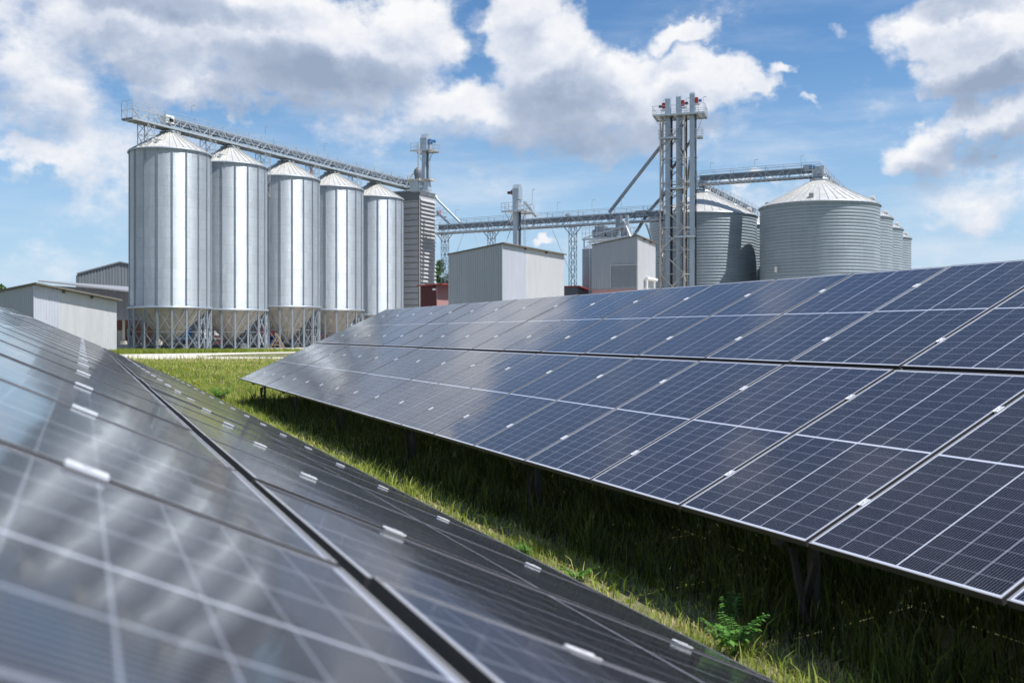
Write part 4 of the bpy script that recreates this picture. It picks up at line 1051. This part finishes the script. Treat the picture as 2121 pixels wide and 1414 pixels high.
for (x0, x1, y0, y1, dens, hh_, ww_) in ((1.2,3.9,2.0,8.5,2600,.055,.005), (1.2,3.9,8.5,15,1200,.065,.007), (1.0,8,15,27.5,480,.10,.011), (3.72,7.8,2.0,12,1100,.31,.009), (3.72,7.8,12,26.3,420,.31,.014)):
    xy, X, Y = zone(x0, x1, y0, y1, dens)
    cl = vnoise(X, Y, 2.1, 3); dry = vnoise(X, Y, 1.3, 5)
    keep = rng.uniform(0, 1, len(X)) < np.clip(.55+cl*.9, .12, 1)
    xy, X, Y, cl, dry = xy[keep], X[keep], Y[keep], cl[keep], dry[keep]
    h = hh_*rng.uniform(.35, 1.25, len(X))*(1+np.clip(cl, 0, 1)*1.1)
    t = np.clip(.33+rng.normal(0, .2, len(X))+dry*.35-cl*.25, 0, 1)
    straw = rng.uniform(0, 1, len(X)) < np.clip(.42+dry*1.0-cl*.3, .05, .92); t[straw] = rng.uniform(.72, 1, straw.sum()); t[~straw] = np.minimum(t[~straw], .62); h[straw] *= .7
    if hh_ > .3: t = rng.uniform(0, .18, len(X))  # tall grass under the right table tinted dark, painting in its shade
    else: t = np.where(t < .66, np.clip(t*.9+.22, .15, .64), t)
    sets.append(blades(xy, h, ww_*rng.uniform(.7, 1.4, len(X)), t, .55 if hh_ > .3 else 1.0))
# tall tufts along the aisle
for (cx_, cy_, n_, hm) in ((3.15, 12.2, 260, .34), (3.3, 10.9, 220, .32), (3.1, 13.8, 200, .30), (3.35, 9.2, 120, .24), (3.1, 16.5, 200, .28), (3.2, 18.5, 220, .30), (3.3, 7.4, 60, .18), (3.4, 5.2, 60, .2), (3.35, 4.35, 80, .22), (3.5, 3.9, 70, .25), (3.6, 3.5, 90, .28), (3.3, 21, 260, .32), (3.6,23.5,300,.3), (3.45, 6.3, 80, .2), (3.2,14.9,160,.24)):
    X = rng.normal(cx_, .16, n_); Y = rng.normal(cy_, .45, n_)
    xy = np.stack([X*cP-Y*sP, X*sP+Y*cP], 1)
    sets.append(blades(xy, hm*.62*rng.uniform(.4, 1.2, n_), .009*rng.uniform(.7, 1.4, n_)*(1 if cy_ < 9 else 1.3), np.clip(rng.normal(.5, .12, n_), 0, .68), .75))
def merge(sets):
    Vs, Q, T_, tt = [], [], [], []; off = 0
    for V, q_, t_, ti in sets: Vs.append(V); Q.append(q_+off); T_.append(t_+off); tt.append(ti); off += len(V)
    return np.concatenate(Vs), np.concatenate(Q), np.concatenate(T_), np.concatenate(tt)
def put_stuff(name, sets, m):
    V, Q, T_, tt = merge(sets); o = bpy.data.objects.new(name, np_mesh(name, V, Q, T_, m, tt)); COL.objects.link(o); o['kind'] = 'stuff'; return o
for (x0, x1, y0, y1, dens, sc) in ((1.6,4.6,2.5,9,260,1.), (1.6,4.6,9,20,110,1.6)):
    xy, X, Y = zone(x0, x1, y0, y1, dens); keep = vnoise(X, Y, 3.3, 41) > .02; xy = xy[keep]; n2 = len(xy)
    sets.append(blades(xy, .045*sc*rng.uniform(.4, 1.3, n2), .020*sc*rng.uniform(.6, 1.4, n2), rng.uniform(.25, .62, n2), 1.6))   # broad low leaves
    xy, X, Y = zone(x0, x1, y0, y1, dens*.7); n2 = len(xy)
    sets.append(blades(xy, .035*sc*rng.uniform(.4, 1.6, n2), .004*sc*rng.uniform(.6, 1.4, n2), rng.uniform(.72, 1, n2), 3.2))      # lying dead stalks
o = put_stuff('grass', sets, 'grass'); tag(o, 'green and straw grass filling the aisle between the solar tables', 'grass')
# meadow beyond the tables, up to the path and in front of the silos
sets = []
for (D0, D1, dens, hh_, ww_) in ((24, 34, 260, .13, .016), (34, 48, 150, .15, .022), (48, 67, 90, .17, .032)):
    n_ = int(dens*.5*(D1**2-D0**2)*.42); D_ = np.sqrt(rng.uniform(D0**2, D1**2, n_)); u_ = rng.uniform(-.44, -.02, n_)*1.0
    xy = np.stack([u_*D_, D_], 1)
    Xr = xy[:,0]*cP+xy[:,1]*sP; Yr = -xy[:,0]*sP+xy[:,1]*cP
    cl = vnoise(xy[:,0], xy[:,1], .5, 11); dry = vnoise(xy[:,0], xy[:,1], .35, 12)
    t = np.clip(.50+rng.normal(0, .13, n_)+dry*.15, .1, .66); st = rng.uniform(0, 1, n_) < np.clip(.16+dry*.3+.35*(D_ > 60), .05, .8); t[st] = rng.uniform(.7, .95, st.sum())
    h = hh_*rng.uniform(.5, 1.3, n_)*(1+np.clip(cl, 0, 1)*.6)
    sets.append(blades(xy, h, ww_*rng.uniform(.7, 1.3, n_), t, .5))
# verge in front of the silo legs
n_ = 26000; D_ = rng.uniform(86, 105, n_); u_ = rng.uniform(-.42, -.15, n_); 
ok = (HC*F/D_+HOR) < 733.0-(u_*F+CX-260)*.012
xy = np.stack([u_*D_, D_], 1)[ok]; n2 = len(xy)
sets.append(blades(xy, .30*rng.uniform(.4, 1.3, n2), .05*rng.uniform(.7, 1.3, n2), np.clip(rng.normal(.42, .12, n2), 0, .68), .4))
# weeds at the path edge
n_ = 1500; u_ = rng.uniform(-.40, -.2, n_); D_ = rng.uniform(62.5, 67.5, n_); xy = np.stack([u_*D_, D_], 1)
cl = vnoise(xy[:,0], xy[:,1], .9, 21); k_ = cl > .05; xy = xy[k_]; n2 = len(xy)
sets.append(blades(xy, .55*rng.uniform(.3, 1.2, n2), .03*rng.uniform(.7, 1.3, n2), np.clip(rng.normal(.55, .2, n2), 0, 1), .5))
o = put_stuff('meadow_grass', sets, 'grass'); tag(o, 'sunlit meadow grass between the solar tables and the gravel path', 'grass')
# wildflowers: tiny heads
n_ = 200; D_ = np.sqrt(rng.uniform(24**2, 55**2, n_)); u_ = rng.uniform(-.40, -.22, n_); V = []; Qs = []; T0 = np.zeros((0, 3), int); tt = []
for i in range(n_):
    c = np.array([u_[i]*D_[i], D_[i], rng.uniform(.12, .24)]); r_ = .017
    V += [c+[-r_,0,-r_], c+[r_,0,-r_], c+[r_,.01,r_], c+[-r_,.01,r_]]; V += [c+[-r_,-r_,.01], c+[r_,-r_,.01], c+[r_,r_,.01], c+[-r_,r_,.01]]; tt += [rng.choice([0., 1.])]*8
V = np.array(V); Qs = np.arange(len(V)).reshape(-1, 4)
me = np_mesh('wildflowers', V, Qs, T0, 'flower', np.array(tt)); o = bpy.data.objects.new('wildflowers', me); COL.objects.link(o); o['kind'] = 'stuff'; tag(o, 'tiny yellow and purple wildflowers scattered in the meadow', 'flowers')
# bare soil patches in the aisle
for i, (X, Y, r_) in enumerate(((2.9, 14.2, .35), (2.95, 12.3, .3), (2.75, 5.2, .4), (2.75, 7.0, .35))):
    pts = [R2W(X+r_*(1+.25*math.sin(3*a+i))*math.cos(a)*.6, Y+r_*1.8*math.sin(a)*(1+.2*math.cos(2*a+i))) for a in [2*math.pi*k/16 for k in range(16)]]
    sheet('bare_soil', pts, .004, 'soil')

# leafy weeds
def leafy(name, lab, base, stems, hgt, spread, leafsize, group=None, nleaf=9, seed=1):
    r = random.Random(seed); T = thing(name, lab, 'plant', tuple(base), 0, group)
    V, Q, tt = [], [], []; st = MB()
    for s in range(stems):
        a = r.uniform(0, 6.28); tip = Vector((math.cos(a)*spread*r.uniform(.3, 1), math.sin(a)*spread*r.uniform(.3, 1), hgt*r.uniform(.55, 1.05)))
        mid = Vector((tip.x*.35, tip.y*.35, tip.z*.7)); st.tube((0,0,0), mid, .004, 5).tube(mid, tip, .003, 5)
        for k in range(nleaf):
            t = .3+.7*k/(nleaf-1); p = mid*(t*2) if t < .5 else mid+(tip-mid)*(t*2-1)
            for sd_ in (-1, 1):
                b = a+sd_*r.uniform(.8, 1.5); L_ = leafsize*(1.15-t*.7)*r.uniform(.7, 1.2); d_ = Vector((math.cos(b), math.sin(b), r.uniform(-.3, .35)))
                w_ = d_.cross(Vector((0,0,1))).normalized()*L_*.27
                i0 = len(V); V += [p, p+d_*L_*.5+w_, p+d_*L_+Vector((0,0,-L_*.15)), p+d_*L_*.5-w_]; Q.append((i0, i0+1, i0+2, i0+3)); tt += [r.uniform(.1, .95)]*4
    me = np_mesh('leaves', np.array([tuple(v) for v in V]), np.array(Q), np.zeros((0, 3), int), 'weed', np.array(tt))
    o = bpy.data.objects.new('leaves', me); COL.objects.link(o); o.parent = T
    st.build('stem', 'weed', T); return T
leafy('leafy_weed', 'bright green ferny weed at the bottom of the aisle beside the left table', G(1520, 1365), 9, .24, .20, .07, None, 11, 3)
leafy('leafy_weed', 'slim upright ferny weed in the shade just behind the bright one', G(1515, 1318), 3, .42, .07, .075, None, 11, 4)
leafy('leafy_weed', 'small round-leaved weed in the aisle at mid distance, left of the shade edge', G(1090, 1155), 7, .14, .16, .05, None, 6, 5)
leafy('leafy_weed', 'low spreading weed in the aisle just below the shade edge', G(1190, 1205), 8, .12, .2, .05, None, 6, 6)
leafy('leafy_weed', 'bushy weed by the far end of the left table where the aisle opens', G(455, 832), 16, .42, .5, .16, None, 6, 7)
leafy('leafy_weed', 'dark leafy bush under the far corner of the right table', R2W(5.4, 25.2, 0), 26, .95, 1.2, .22, None, 7, 8)

# trees
def tree(lab, base, H, R, seed, nleaf=2600, ls=.28):
    r = np.random.default_rng(seed); T = thing('broadleaf_tree', lab, 'tree', tuple(base))
    tk_ = MB(); tk_.tube((0,0,0),(0.1,0,H*.5),H*.028,10,H*.016)
    for k in range(9):
        a = k*2.4; z0 = H*(.22+.05*k); rr = R*(.75-.04*k); tk_.tube((0.05,0,z0),(rr*math.cos(a), rr*math.sin(a), z0+H*.22), H*.010, 6, H*.004)
    tk_.build('trunk', 'bark', T)
    cl = [(r.normal(0, R*.38), r.normal(0, R*.38), H*(.30+.66*r.uniform()), R*r.uniform(.22, .42)) for _ in range(34)]
    V, tt = [], []
    for i in range(nleaf):
        c = cl[r.integers(len(cl))]; d = r.normal(0, 1, 3); d /= np.linalg.norm(d); rad_ = c[3]*r.uniform(.45, 1.05)
        zf = 1-.5*max(0, (c[2]/H-.55))*1.6
        p = np.array([c[0]*zf, c[1]*zf, c[2]])+d*rad_*[1, 1, .85]
        u = r.normal(0, 1, 3); u /= np.linalg.norm(u); v = np.cross(u, r.normal(0, 1, 3)); v /= np.linalg.norm(v); s = ls*r.uniform(.5, 1.1)
        V += [p-u*s*.5, p+v*s*.28, p+u*s*.5, p-v*s*.28]; tt += [r.uniform()]*4
    V = np.array(V); me = np_mesh('crown', V, np.arange(len(V)).reshape(-1, 4), np.zeros((0, 3), int), 'leaf', np.array(tt))
    o = bpy.data.objects.new('crown', me); COL.objects.link(o); o.parent = T
b_ = P(918, 700, 175); tree('bushy green tree behind the lattice mast beside the dryer tower', (b_.x, b_.y, 0), HC+(HOR-538)*175/F, 3.0, 5, 5200, .5)
b_ = P(-10, 700, 150); tree('green tree top peeping over the left shed roof', (b_.x, b_.y, 0), HC+(HOR-586)*150/F, 3.2, 6, 4200, .45)
print('objects', len(bpy.data.objects), 'polys', sum(len(m.polygons) for m in bpy.data.meshes))
